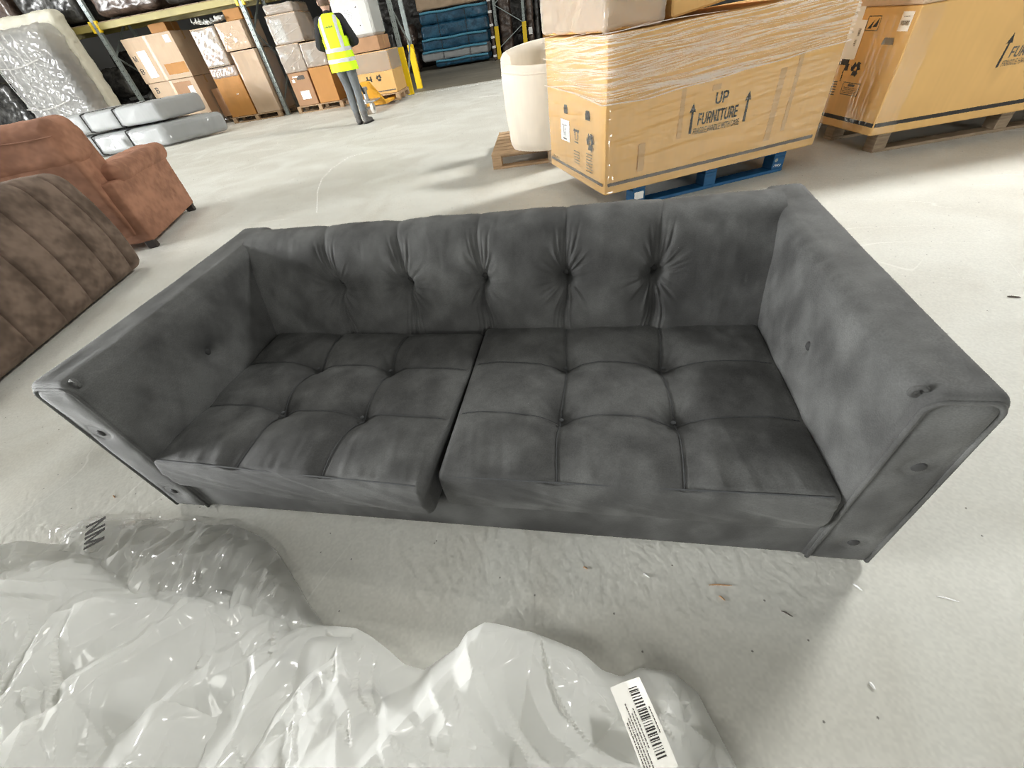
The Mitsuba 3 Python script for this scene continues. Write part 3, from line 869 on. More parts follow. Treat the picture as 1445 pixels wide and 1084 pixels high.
left_print(C2, 'recycling_symbol', B2, extrude(recycle(.050), .0006), .355, .515, 0, M['ink'])
left_print(C2, 'crush_symbol', B2, extrude(unary_union([sbox(0, .03, .095, .075), sbox(.07, .0, .105, .04), sbox(.065, -.065, .072, 0)]), .0006), .535, .500, 0, M['ink'])
tb = sbox(0, 0, .17, .075).difference(sbox(.004, .004, .166, .071)).union(sbox(.055, .052, .115, .066))
left_print(C2, 'print', B2, extrude(unary_union([tb] + [sbox(.015, .012 + .010 * k, .155, .015 + .010 * k) for k in range(4)]), .0006), .425, .360, 0, M['ink_soft'])
left_print(C2, 'print_lines', B2, cat(*[flat(0, .06, .016 * k, .016 * k + .007) for k in range(6)]), .545, .345, 0, M['ink_soft'])
front_print(C2, 'arrow_print', B2, extrude(arrow(.175, .036), .0006), .70, .448, 0, M['ink'])
front_print(C2, 'arrow_print', B2, extrude(arrow(.175, .036), .0006), 1.10, .448, 0, M['ink'])
front_print(C2, 'lettering', B2, fit_text('FURNITURE', .30, .055, True), .745, .493, 0, M['ink_soft'])
front_print(C2, 'lettering', B2, fit_text('FRAGILE,HANDLE WITH CARE', .34, .03), .725, .450, 0, M['ink_soft'])
front_print(C2, 'lettering', B2, fit_text('UP', .09, .055, True), .85, .59, 0, M['ink_soft'])


def film_patch(fr, x0, x1, z0, z1, y, seed, nu=60, nv=110, amp=.012):
    u = np.linspace(x0, x1, nu); w = np.linspace(z0, z1, nv); U, Wz = np.meshgrid(u, w, indexing='ij')
    U = U + .02 * nz(np.stack([0 * U, Wz * 6, 0 * U], -1), 1, seed) * 2
    q = np.stack([U * 30, Wz * 5, 0 * U], -1)
    Y = y - .004 - amp * np.abs(nz(q, 1, seed, 3))
    return fr(tm(np.stack([U, Y, Wz], -1).reshape(-1, 3), grid_faces(nu, nv)))


part(C2, 'stretch_film', film_patch(B2, .005, .155, .16, .83, 0, 61), M['film'], smooth=True)
lf = film_patch(Frame((0, 0, 0), 0), 0, .28, .16, .80, 0, 63)
V = np.asarray(lf.vertices)
part(C2, 'stretch_film', B2(tm(np.stack([V[:, 1], .285 - V[:, 0], V[:, 2]], 1), lf.faces)), M['film'], smooth=True)

# ---------------------------------------------------------------- cream tub chair on its pallet
CH = Frame((.02, 4.30, 0), .10)
pallet('wooden_pallet', Frame((-.63, 3.82, 0), .10), 1.2, 1.0, M['pallet_wood'], 'pale wooden pallet under the cream tub chair', 7, .140)
TUB = thing('tub_chair', 'cream upholstered tub chair standing on a pale wooden pallet behind the carton', 'chair')


def tub_shell():
    """A horseshoe wall, thick and rounded on top, higher at the back."""
    nu, nv = 120, 60
    th = np.linspace(math.radians(-62), math.radians(242), nu)
    prof = []
    for t in np.linspace(0, 1, nv):
        prof.append(t)
    V = []
    for a in th:
        hi = .855 + .065 * math.sin(a - math.radians(80))
        ro, ri = .50, .39
        ring = [(ro - .05, .143), (ro - .02, .20), (ro, .45), (ro + .005, hi - .10), (ro - .004, hi - .04), (ro - .03, hi - .008), ((ro + ri) / 2, hi + .004), (ri + .03, hi - .008), (ri + .004, hi - .04), (ri, hi - .10), (ri, .40), (ri, .30)]
        ring = np.array(ring); ring[:, 1] += .14 * 0
        d = np.r_[0, np.cumsum(np.linalg.norm(np.diff(ring, axis=0), axis=1))]
        r = np.stack([np.interp(np.linspace(0, d[-1], nv), d, ring[:, k]) for k in (0, 1)], 1)
        V.append(np.stack([r[:, 0] * math.cos(a), r[:, 0] * math.sin(a), r[:, 1]], 1))
    V = np.array(V)
    n0 = len(V) * nv
    m = grid_faces(nu, nv)
    V2 = V.reshape(-1, 3)
    caps = []
    for i, fl in ((0, False), (nu - 1, True)):
        c = V[i].mean(0); V2 = np.vstack([V2, c[None]]); ci = len(V2) - 1
        for j in range(nv - 1):
            caps.append([ci, i * nv + j, i * nv + j + 1] if fl else [ci, i * nv + j + 1, i * nv + j])
        caps.append([ci, i * nv + nv - 1, i * nv] if fl else [ci, i * nv, i * nv + nv - 1])
    return tm(V2, np.vstack([m, caps]))


TF = Frame((-.05, 4.18, 0), math.radians(-80))
sh = tub_shell()
part(TUB, 'shell', TF(sh), M['cream'], smooth=45)
part(TUB, 'seat', TF(shift(cat(trimesh.creation.cylinder(.372, .20, sections=64)), (0, 0, .25))), M['cream'], smooth=40)
sc = soft_box(.64, .66, .15, .05, .03)
part(TUB, 'seat_cushion', TF(shift(sc, (0, -.02, .42))), M['cream'], smooth=True)
wl = [TF.p(.506 * math.cos(a), .506 * math.sin(a), .80 + .065 * math.sin(a - math.radians(80))) for a in np.linspace(math.radians(-60), math.radians(240), 90)]
part(TUB, 'welt', tube(wl, .006, 8), M['cream'], smooth=True)


# ---------------------------------------------------------------- brown recliners at the left
RB = Frame((-3.235, 2.055, 0), math.atan2(-.95, .315))       # x along the back towards the camera, y to the seat side is -y
RIB = thing('recliner_sofa', 'taupe brown suede recliner sofa seen from behind, with vertical channels in its back', 'sofa')


def ribbed_back():
    L, Tk, H = 2.36, .34, .72
    m = soft_box(L, Tk, H, .075, .009)
    v = np.asarray(m.vertices).copy(); n = normals(m)
    x = v[:, 0] + L / 2; h = (v[:, 2] + H / 2) / H
    pos = np.array([.16, .39, .67, .93, 1.23, 1.50, 1.78, 2.06])
    d = np.min(np.abs(x[:, None] - pos[None]), axis=1)
    D = -.020 * g2(d, .011) - .012 * np.exp(-d / .03)
    D += .006 * nz(v, 3, 71) + .0025 * nz(v, 20, 72)
    sel = np.clip(np.maximum(n[:, 1], n[:, 2]) * 1.4, 0, 1) * np.clip((h - .0) / .08, 0, 1)
    v += n * (D * sel)[:, None]
    # the back leans: top runs to the seat side, the middle bulges out
    v[:, 1] += -.08 * h ** 2 + .035 * np.sin(np.pi * np.clip(h, 0, 1))
    v[:, 2] += .06 * np.sin(np.pi * np.clip(x / L, 0, 1)) * h
    v += [L / 2, -Tk / 2, H / 2 + .02]
    return RB(tm(v, m.faces))


part(RIB, 'backrest', ribbed_back(), M['suede_taupe'], smooth=True)
part(RIB, 'seat', RB(shift(soft_box(1.84, .72, .34, .06, .04), (1.18, -.66, .24))), M['suede_taupe'], smooth=True)
for x in (.13, 2.23):
    part(RIB, 'arm', RB(shift(soft_box(.24, .80, .50, .08, .04), (x, -.70, .295))), M['suede_taupe'], smooth=True)
part(RIB, 'base_frame', RB(cbox(.08, 2.28, -.98, -.30, .0, .07, .01)), M['dark_leg'])

RU = Frame((-3.5, 2.44, 0), math.atan2(.91, -.42) - math.pi / 2)   # y forward, -x to the left
RUS = thing('recliner', 'rust brown suede recliner seen from behind, with a padded right arm', 'armchair')
SD = M['suede_rust']


def rug(m, seed, amp=.012):
    v = np.asarray(m.vertices); n = normals(m)
    m = m.copy(); m.vertices = v + n * (amp * nz(v + seed * 3.1, 6, seed) + amp * .3 * nz(v + seed, 20, seed + 1))[:, None]
    return m


def rus(name, x0, x1, y0, y1, z0, z1, r, seed, slope=0.0, n=.018, amp=.012):
    m = rug(soft_box(x1 - x0, y1 - y0, z1 - z0, r, n), seed, amp)
    v = np.asarray(m.vertices) + [(x0 + x1) / 2, (y0 + y1) / 2, (z0 + z1) / 2]
    v[:, 1] += slope * (v[:, 2] - z0)
    return part(RUS, name, RU(tm(v, m.faces)), SD, smooth=True)


rus('arm', -.22, 0.0, 0.0, 1.17, .06, .545, .022, 81)
rus('arm', -1.06, -.84, 0.0, 1.17, .06, .545, .022, 82)
rus('arm_pad', -.25, .025, .13, 1.26, .50, .655, .062, 83, amp=.02)
rus('arm_pad', -1.09, -.81, .13, 1.26, .50, .655, .062, 84, amp=.02)
rus('back_panel', -.97, -.09, -.01, .20, .12, .80, .03, 85, slope=-.07)
rus('back_pillow', -.99, -.06, -.075, .26, .70, 1.02, .085, 86, slope=-.03)
rus('back_pillow', -.98, -.07, .12, .36, .45, .98, .09, 87, slope=-.10)
rus('seat', -.84, -.22, .25, 1.15, .12, .45, .07, 88)
for x, y in ((-.05, .03), (-.05, 1.12), (-1.0, .03), (-1.0, 1.12)):
    part(RUS, 'leg', RU(cbox(x - .04, x + .04, y - .03, y + .03, 0, .07, .006)), M['dark_leg'])
sm = [RU.p(-.06 - .0 * t, -.098 + .0 * t, .90) for t in (0, 1)]
pts = [RU.p(x, -.092 + .004 * math.sin(x * 9), .915 + .006 * math.sin(x * 7)) for x in np.linspace(-.95, -.10, 30)]
part(RUS, 'seam', tube(pts, .005, 6), SD, smooth=True)

# ---------------------------------------------------------------- wrapped padded slabs on the floor


def rkq(s, t):
    return RK.p(s, t)[:2]


def slab(name, corners, z0, z1, r, seed, lab, bs, straps, film, sag=0.0):
    t = thing(name, lab, 'mattress')
    L, Wd = 2.0, 1.1
    m = soft_box(L, Wd, z1 - z0, r, .03)
    v = np.asarray(m.vertices).copy(); n = normals(m)
    D = .03 * nz(v, 3, seed) + .012 * nz(v, 9, seed + 1)
    for s in straps:
        D -= .030 * g2(v[:, 0] - s, .03)
    v += n * D[:, None]
    v[:, 2] += (z0 + z1) / 2 + sag * (1 - (v[:, 0] / L * 2) ** 2)
    mm = quad_map(tm(v, m.faces), corners, L, Wd)
    part(t, 'padding', mm, bs, smooth=True)
    for s in straps:
        P = []
        for a in np.linspace(0, 2 * np.pi, 60, endpoint=False):
            c_, s_ = math.cos(a), math.sin(a)
            k = 1 / max(abs(c_), abs(s_))
            yy, zz = c_ * k * (Wd / 2 - .004), s_ * k * ((z1 - z0) / 2 - .006)
            P.append((s, yy, zz + (z0 + z1) / 2 + sag * (1 - (s / L * 2) ** 2)))
        st_ = quad_map(tube(P, .010, 6, closed=True), corners, L, Wd)
        part(t, 'strap', st_, M['strap'], smooth=True)
    if film:
        w = v.copy(); w += n * (.012 + .05 * np.abs(nz(v * [1, 2, 2], 6, seed + 4, 3)))[:, None]
        lowr = (w[:, 0] > .75 * L / 2)
        w[:, 0] += lowr * .12 * np.clip((z1 - w[:, 2]) / (z1 - z0), 0, 1)
        w[:, 2] = np.maximum(w[:, 2], .006)
        part(t, 'plastic_cover', quad_map(tm(w, m.faces), corners, L, Wd), M[film], smooth=True, label='clear plastic cover')
    return t


QL = [rkq(-3.75, -2.62), rkq(-1.62, -2.45), rkq(-.72, -1.42), rkq(-3.1, -1.25)]
QU = [rkq(-3.65, -2.75), rkq(-1.52, -2.33), rkq(-1.20, -1.20), rkq(-3.2, -1.35)]
lo = slab('wrapped_mattress', QL, .03, .41, .09, 91, 'grey padded mattress in clear plastic on the floor, lower one of two', M['grey_fabric'], (-.45, .28), 'film')
up = slab('wrapped_mattress', QU, .455, .80, .07, 95, 'grey strapped mattress lying on top of another in front of the cartons', M['grey_fabric'], (-.40, .20), None)
lm_ = RK.p(-2.62, -2.605, .25)
part(lo, 'paper_label', RK(on_face(flat(0, .13, 0, .16, .002), (-2.66, -2.64, .14), (1, .08, 0), (0, 0, 1), .03)), M['paper'])

# ---------------------------------------------------------------- pallet racking
GALV = M['galv']


def upright(name, s, t, h, lab, guard=True, depth=1.1, hs=(.62,), front=True):
    """One rack frame: two perforated posts, diagonal braces, foot plates and yellow guards."""
    k = thing(name, lab, 'rack frame', None)
    for yy in (t, t + depth):
        po = part(k, 'post', RK(cat(cbox(s - .05, s + .05, yy - .0, yy + .012, 0, h, .003), cbox(s - .05, s - .036, yy, yy + .08, 0, h, .003), cbox(s + .036, s + .05, yy, yy + .08, 0, h, .003))), GALV)
        if yy == t:
            sl = []
            for i in range(int(min(h, 3.0) / .10)):
                for sx in (-.024, .024):
                    q = Polygon([(sx - .006, -.014), (sx + .006, -.010), (sx + .006, .014), (sx - .006, .010)])
                    sl.append(on_face(extrude(q, .001), (s, yy, .08 + .10 * i), (1, 0, 0), (0, 0, 1), .0006))
            part(po, 'slot', RK(cat(*sl)), M['galv_hole'], kind='stuff')
        part(k, 'foot_plate', RK(cbox(s - .08, s + .08, yy - .03, yy + .11, 0, .008, .002)), GALV)
    z = .25
    i = 0
    while z + .7 < h:
        a_, b_ = (t + .07, t + depth), (t + depth, t + .07)
        part(k, 'brace', bar(RK.p(s, a_[i % 2], z), RK.p(s, b_[i % 2], z + .7), .03, .04), GALV)
        z += .7; i += 1
    if guard:
        for yy in (t, t + depth):
            part(k, 'guard', RK(cat(cbox(s - .075, s + .075, yy - .03, yy - .018, .01, .93, .004), cbox(s - .075, s - .062, yy - .03, yy + .07, .01, .93, .004), cbox(s + .062, s + .075, yy - .03, yy + .07, .01, .93, .004))), M['guard'], label='yellow guard')
    return k


HU = 5.6
upright('rack_frame', -3.68, 0, HU, 'grey perforated rack frame between the black wrapped chairs and the tall tan carton', guard=False)
upright('rack_frame', 0.0, 0, HU, 'grey perforated rack frame in front of the gap right of the orange carton', guard=False)
upright('rack_frame', 3.34, 0, HU, 'grey rack frame with yellow guards beside the pallet truck load')
upright('rack_frame', -7.3, 0, HU, 'grey rack frame behind the cream mattress at the far left', guard=False)
for i, (s0, s1) in enumerate(((-7.3, -3.68), (-3.68, 0), (0, 3.34))):
    w_ = ('behind the cream mattress', 'above the tan and orange cartons', 'above the person in the yellow vest')[i]
    for z in (2.16, 4.2):
        k = thing('rack_beam', f'yellow rack beam {w_}' + ('' if z < 3 else ', one level higher'), 'rack beam')
        part(k, 'beam', RK(cbox(s0 + .055, s1 - .055, -.012, .04, z - .02, z + .10, .006)), M['beam'])
        for s in (s0 + .075, s1 - .075):
            part(k, 'connector', RK(cbox(s - .03, s + .03, -.022, .05, z - .06, z + .15, .004)), M['guard'])
        k = thing('rack_beam', f'yellow rear rack beam {w_}' + ('' if z < 3 else ', one level higher'), 'rack beam')
        part(k, 'beam', RK(cbox(s0 + .055, s1 - .055, 1.06, 1.11, z - .02, z + .10, .006)), M['beam'])
        k = thing('shelf_deck', f'wooden rack deck {w_}' + ('' if z < 3 else ', upper level'), 'shelf')
        n_ = 12
        d0 = mikit.ply(cbox(0, (s1 - s0 - .13) / n_ - .02, 0, 1.06, 0, .02, .003), M['pallet_dark'])
        for j in range(n_):
            part(k, 'deck_board', {**d0, 'to_world': RK.mat(s0 + .07 + j * (s1 - s0 - .13) / n_, .03, z + .101)}, None)


def bundle(name, s0, s1, t0, t1, z0, z1, bs, seed, lab, catg='wrapped furniture', r=.08, amp=.05, straps=0, group=None, fr=RK):
    """A piece of furniture in a tight dark wrap: a lumpy padded block with strap lines."""
    t = thing(name, lab, catg, group)
    m = soft_box(s1 - s0, t1 - t0, z1 - z0, min(r, .45 * min(s1 - s0, t1 - t0, z1 - z0)), .035)
    v = np.asarray(m.vertices); n = normals(m)
    w = v * [1, 1, 1.6]
    D = amp * (nz(w + seed, 3, seed) + 1.2 * np.abs(nz(w + seed, 7, seed + 1)) - .3)
    m = tm(v + n * D[:, None], m.faces)
    part(t, 'cover', fr(shift(m, ((s0 + s1) / 2, (t0 + t1) / 2, (z0 + z1) / 2))), bs, smooth=True)
    for k in range(straps):
        x = s0 + (s1 - s0) * (k + 1) / (straps + 1)
        P = [(x, (t0 + t1) / 2 + c * (t1 - t0) / 2 * 1.03, (z0 + z1) / 2 + q * (z1 - z0) / 2 * 1.04) for c, q in [(math.cos(a) / max(abs(math.cos(a)), abs(math.sin(a))), math.sin(a) / max(abs(math.cos(a)), abs(math.sin(a)))) for a in np.linspace(0, 2 * np.pi, 48, endpoint=False)]]
        part(t, 'strap', fr(tube(P, .008, 5, closed=True)), M['strap'])
    return t


# loads up on the racks
ZL = 2.33
bundle('wrapped_sofa', -3.5, -1.95, .02, 1.0, ZL, 3.2, M['brown_wrap'], 1, 'maroon wrapped sofa on the rack above the tall tan carton', r=.14)
bundle('wrapped_sofa', -1.8, -.2, .05, 1.0, ZL, 3.3, M['dark_wrap'], 2, 'black wrapped sofa on the rack above the orange carton', r=.14)
bundle('wrapped_sofa', .2, 1.7, .05, 1.0, ZL, 3.1, M['brown_wrap'], 3, 'brown wrapped sofa on the rack above the double stack of cartons', r=.14)
bundle('wrapped_sofa', 1.8, 3.2, .05, 1.0, ZL, 3.1, M['dark_wrap'], 4, 'black wrapped sofa on the rack above the pallet truck', r=.14)
bundle('wrapped_sofa', -5.3, -3.85, .02, 1.0, ZL, 3.1, M['dark_wrap'], 5, 'black film wrapped sofa on the rack above the black chairs', r=.14)
bundle('wrapped_sofa', -7.1, -5.45, .02, 1.0, ZL, 3.2, M['brown_wrap'], 15, 'brown wrapped sofa on the rack above the cream mattress', r=.14)
# black chairs under the rack at the left
for i, (s0, s1, z0, z1, lb) in enumerate(((-4.55, -3.78, .0, .80, 'black wrapped armchair under the rack beside the cream mattress'), (-3.60, -3.40, .0, .9, 'narrow black wrapped chair squeezed left of the tall tan carton'),
                                          (-4.5, -3.80, .86, 1.5, 'black wrapped armchair stacked on another beside the cream mattress'), (-6.4, -4.7, .0, 1.2, 'black wrapped sofa under the rack behind the cream mattress'))):
    t = bundle('wrapped_chair', s0, s1, .15, 1.0, z0, z1, M['dark_wrap'], 20 + i, lb, 'chair', r=.15, amp=.07)
    if s1 - s0 > .5 and z0 > .5:
        part(t, 'back', RK(shift(soft_box(s1 - s0 - .1, .18, .35, .08, .04), ((s0 + s1) / 2, .85, z1 + .1))), M['dark_wrap'], smooth=True)

# cartons under the rack: the tall tan one with its neighbours (stack A)
pallet('wooden_pallet', Frame(tuple(RK.p(-3.35, .15)), RACK_A), 1.2, .9, M['pallet_wood'], 'wooden pallet under the tall tan carton with a brown tape line', 6, .13)


def rk_carton(name, s0, s1, t0, t1, z0, z1, bs, lab, group=None, tape_x=None):
    k = carton(name, RK, s0, s1, t0, t1, z0, z1, bs, lab, group)
    if tape_x is not None:
        front_print(k, 'tape', RK, flat(-.035, .035, 0, z1 - z0 - .01, .001), tape_x, z0 + .005, t0, M['tape'])
    return k


k = rk_carton('carton', -3.34, -2.06, .12, 1.0, .135, 1.06, M['card_pale'], 'tan carton with a paper label at its right, lower one of the tall stack', tape_x=-2.72)
front_print(k, 'print_block', RK, flat(0, .50, 0, .40, .0008), -2.70, .60, .12, M['card_brown'])
front_print(k, 'paper_label', RK, flat(0, .14, 0, .24, .001), -2.33, .66, .12, M['paper'], lift=.002)
front_print(k, 'lettering', RK, fit_text('B', .09, .12, True), -3.22, .85, .12, M['ink_soft'])
k = rk_carton('carton', -3.36, -2.04, .10, 1.0, 1.066, 1.93, M['card_pale'], 'tan carton with a large white paper sheet, upper one of the tall stack', tape_x=-2.74)
front_print(k, 'paper_sheet', RK, flat(0, .23, 0, .52, .001), -3.13, 1.16, .10, M['paper'], label='large white paper sheet')
front_print(k, 'print_block', RK, flat(0, .56, 0, .21, .0008), -2.62, 1.16, .10, M['card_orange'])
front_print(k, 'paper_label', RK, flat(0, .15, 0, .14, .001), -2.27, 1.74, .10, M['label'])
front_print(k, 'lettering', RK, cat(fit_text('M', .09, .11, True), fit_text('B', .09, .11, True).apply_translation((0, -.25, 0))), -3.30, 1.50, .10, M['ink_soft'])
k = rk_carton('carton', -2.75, -2.30, .45, .95, 1.936, 2.12, M['card_orange'], 'small open orange carton lying on the tall tan stack')
k = rk_carton('carton', -2.0, -1.52, .45, 1.05, .135, .75, M['card_brown'], 'small brown carton in the shade between the tan and orange stacks')

# stack B
pallet('wooden_pallet', Frame(tuple(RK.p(-1.45, -.12)), RACK_A), 1.35, .95, M['pallet_wood'], 'wooden pallet under the orange carton beside the perforated post', 6, .13)
k = rk_carton('carton', -1.42, -.74, -.12, .8, .135, 1.13, M['card_orange'], 'tall orange carton at the front of its pallet')
part(k, 'stretch_film', film_shell(RK, -1.42, -.74, -.12, .8, .93, 1.13, 34, .012, .004, .02), M['film_soft'], smooth=True)
front_print(k, 'sticker', RK, flat(0, .06, 0, .018, .001), -1.02, .58, -.12, M['paper'])
k = rk_carton('carton', -.70, -.08, -.12, .8, .135, 1.36, M['card_pale'], 'tall plain beige carton right of the orange one')
part(k, 'stretch_film', film_shell(RK, -.70, -.08, -.12, .8, .15, 1.355, 35, .008, .003, .03), M['film'], smooth=True)
k = rk_carton('carton', -1.42, -.83, -.10, .8, 1.15, 1.86, M['card_pale'], 'film wrapped tan carton on top of the tall orange one')
part(k, 'stretch_film', film_shell(RK, -1.42, -.83, -.10, .8, 1.155, 1.85, 36, .014, .004, .025), M['film_soft'], smooth=True)
front_print(k, 'print_block', RK, flat(0, .42, 0, .18, .0008), -1.36, 1.22, -.10, M['card_orange'])
k = rk_carton('carton', -.79, -.14, -.08, .8, 1.38, 1.88, M['card_pale'], 'wrapped tan carton on top of the tall beige one')
part(k, 'stretch_film', film_shell(RK, -.79, -.14, -.08, .8, 1.385, 1.87, 37, .014, .004, .025), M['film'], smooth=True)
k = rk_carton('carton', -.62, -.2, .2, .7, 1.90, 2.10, M['card_orange'], 'small orange carton on top of the wrapped stack beside the perforated post')


def crumple_sheet(L, Wd, n, amp, seed):
    u = np.linspace(-L / 2, L / 2, n); w = np.linspace(-Wd / 2, Wd / 2, max(8, int(n * Wd / L)))
    U, W_ = np.meshgrid(u, w, indexing='ij')
    return U, W_, np.abs(nz(np.stack([U / L * 5, W_ / Wd * 3, 0 * U], -1), 1.6, seed, 3)) * amp


U, W_, Z_ = crumple_sheet(.75, .45, 60, .34, 77)
solo('plastic_scrap', RK(tm(np.stack([U - 1.0, W_ * .6 + .18, Z_ + 1.895 + .12 * np.abs(U)], -1).reshape(-1, 3), grid_faces(*U.shape))), M['white_wrap'], 'white crumpled plastic sheet lying on the wrapped tan cartons', 'plastic sheet', smooth=True)

# stack C
STK = {}
pallet('wooden_pallet', Frame(tuple(RK.p(.42, -.22)), RACK_A), 1.22, .95, M['pallet_wood'], 'wooden pallet under the double stack of cartons left of the person', 6, .14)
k = rk_carton('carton', .50, 1.02, -.20, .7, .145, .80, M['card_brown'], 'brown carton with a white label, bottom left of the double stack beside the person')
front_print(k, 'paper_label', RK, flat(0, .23, 0, .17, .001), .66, .27, -.20, M['paper'])
front_print(k, 'print_block', RK, flat(0, .2, 0, .08, .0008), .70, .66, -.20, M['ink_soft'])
front_print(k, 'sticker', RK, flat(0, .07, 0, .06, .001), .56, .62, -.20, M['label'])
front_print(k, 'tape', RK, flat(0, .14, 0, .03, .001), .60, .71, -.20, M['paper'])
k = rk_carton('carton', 1.06, 1.58, -.20, .7, .145, .84, M['card_orange'], 'plain orange brown carton, bottom right of the double stack beside the person')
k = STK['carton_009'] = rk_carton('carton', .48, 1.04, -.19, .7, .81, 1.32, M['card_pale'], 'film wrapped tan carton, middle left of the double stack')
front_print(k, 'paper_corner', RK, extrude(Polygon([(0, 0), (.12, -.12), (.14, .0), (.02, .07)]), .001), .52, 1.15, -.19, M['paper'])
k = STK['carton_010'] = rk_carton('carton', 1.06, 1.60, -.19, .7, .85, 1.30, M['card_pale'], 'film wrapped tan carton, middle right of the double stack')
front_print(k, 'paper_label', RK, flat(0, .10, 0, .22, .001), 1.16, .95, -.19, M['paper'])
k = STK['carton_011'] = rk_carton('carton', .50, 1.22, -.17, .7, 1.33, 1.84, M['card_pale'], 'film wrapped tan carton with a white sheet, top of the double stack')
front_print(k, 'paper_sheet', RK, flat(0, .27, 0, .40, .001), .56, 1.36, -.17, M['paper'])
k = STK['carton_012'] = rk_carton('carton', .54, 1.20, -.15, .7, 1.85, 2.0, M['card_pale'], 'flat film wrapped box on the very top of the double stack')
for kk, bx_, sd_ in (('carton_009', (.48, 1.04, -.19, .7, .815, 1.31), 38), ('carton_010', (1.06, 1.60, -.19, .7, .855, 1.29), 39), ('carton_011', (.50, 1.22, -.17, .7, 1.335, 1.83), 40), ('carton_012', (.54, 1.20, -.15, .7, 1.855, 2.0), 44)):
    kk = STK[kk]
    part(kk, 'stretch_film', film_shell(RK, *bx_, sd_, .022, .004, .022, .03), M['film_soft'], smooth=True)
    part(kk, 'film_fold', cat(*[tube([RK.p(x, bx_[2] - .024, bx_[4] + (bx_[5] - bx_[4]) * (a0 + (a1 - a0) * (x - bx_[0]) / (bx_[1] - bx_[0]))) for x in np.linspace(bx_[0] + .02, bx_[1] - .02, 8)], .004, 4) for a0, a1 in ((.1, .5), (.3, .95), (.75, .6))]), M['film_haze'], smooth=True, kind='stuff')

# load D on the pallet truck
pallet('wooden_pallet', Frame(tuple(RK.p(2.47, -1.22, .06)), RACK_A), .92, .95, M['pallet_wood'], 'wooden pallet lifted on the orange pallet truck', 6, .14)
k = rk_carton('carton', 2.50, 3.36, -1.20, -.28, .205, .95, M['card'], 'carton with a recycling mark and film, lower load on the pallet truck')
part(k, 'stretch_film', film_shell(RK, 2.50, 3.36, -1.20, -.28, .60, .945, 43, .012, .003, .025), M['film_soft'], smooth=True)
front_print(k, 'recycling_symbol', RK, extrude(recycle(.07), .001), 3.02, .50, -1.20, M['ink'])
front_print(k, 'crush_symbol', RK, extrude(unary_union([sbox(0, .03, .14, .05), sbox(.02, .05, .05, .1), sbox(.1, .0, .13, .1)]), .001), 2.72, .45, -1.20, M['ink'])
front_print(k, 'stripe', RK, flat(0, .82, 0, .02, .001), 2.52, .25, -1.20, M['ink_soft'])
k = rk_carton('carton', 2.42, 3.22, -1.17, -.30, .965, 1.20, M['card_brown'], 'flat brown carton between the recycling mark carton and the white wrapped one')
k = carton('carton', RK, 2.42, 3.20, -1.15, -.32, 1.205, 1.95, M['white_wrap'], 'white wrapped box with a paper sheet, top of the load on the pallet truck', seam=False, c=.05)
front_print(k, 'paper_sheet', RK, flat(0, .36, 0, .42, .001), 2.62, 1.30, -1.15, M['paper'], lift=.002)
front_print(k, 'print', RK, cat(*[flat(.05, .2, .34 - .03 * j, .345 - .03 * j, .0008) for j in range(6)], flat(.30, .32, .08, .10), flat(.30, .33, .36, .38)), 2.62, 1.30, -1.15, M['ink_soft'], lift=.0035)
part(k, 'stretch_film', film_shell(RK, 2.42, 3.20, -1.15, -.32, 1.22, 1.95, 45, .02, .006, .03, .05), M['film'], smooth=True)

# ---------------------------------------------------------------- pallet truck
PT = Frame(tuple(RK.p(2.98, -2.30)), RACK_A)
TR = thing('pallet_truck', 'orange hand pallet truck with pale wheels under the wrapped load', 'pallet truck')
for x in (-.085, .085):
    w = trimesh.creation.annulus(.045, .10, .05, sections=36)
    w.apply_transform(trimesh.transformations.rotation_matrix(math.pi / 2, (0, 1, 0)))
    wk = part(TR, 'wheel', PT(shift(w, (x, 0, .10))), M['tyre'], smooth=30)
    part(wk, 'hub', PT(cyl((x - .028, 0, .10), (x + .028, 0, .10), .047, 24)), M['steel'], smooth=30)
part(TR, 'axle', PT(cyl((-.13, 0, .10), (.13, 0, .10), .015, 12)), M['steel'], smooth=30)
part(TR, 'steering_plate', PT(cbox(-.20, .20, -.08, .30, .205, .232, .006)), M['steel'])
part(TR, 'pump', PT(cat(cyl((0, .03, .232), (0, .03, .46), .045, 20), cyl((0, -.01, .19), (0, -.01, .26), .07, 20), cbox(-.06, .06, -.04, .09, .40, .46, .008))), M['steel'], smooth=30)
A_ = Polygon([(-.30, .0), (-.25, .0), (-.055, .35), (.055, .35), (.25, .0), (.30, .0), (.085, .42), (-.085, .42)])
fr_ = extrude(A_, .05)
part(TR, 'a_frame', PT(on_face(fr_, (0, .36, .14), (1, 0, 0), (0, -.35, .94), 0)), M['truck_orange'])
part(TR, 'shield', PT(on_face(extrude(Polygon([(-.24, .02), (.24, .02), (.06, .36), (-.06, .36)]), .012), (0, .345, .14), (1, 0, 0), (0, -.35, .94), 0)), M['truck_orange'])
part(TR, 'crosshead', PT(cbox(-.29, .29, .33, .50, .10, .17, .01)), M['truck_orange'])
for x in (-.19, .19):
    fk = part(TR, 'fork', PT(cbox(x - .08, x + .08, .45, 1.75, .085, .125, .008)), M['truck_orange'])
    part(fk, 'roller', PT(cyl((x - .04, 1.55, .04), (x + .04, 1.55, .04), .04, 20)), M['tyre'], smooth=30)
HAND = PT.p(-.02, -.62, 1.08)
t0 = PT.p(0, -.01, .36)
part(TR, 'tiller', cyl(t0, HAND - (HAND - t0) * .10, .022, 16), M['black'], smooth=30)
lp = []
ax = (HAND - t0) / np.linalg.norm(HAND - t0); sd = np.array([math.cos(RACK_A), math.sin(RACK_A), 0])
for a in np.linspace(0, 2 * np.pi, 40, endpoint=False):
    lp.append(HAND + sd * .13 * math.cos(a) + ax * .10 * math.sin(a))
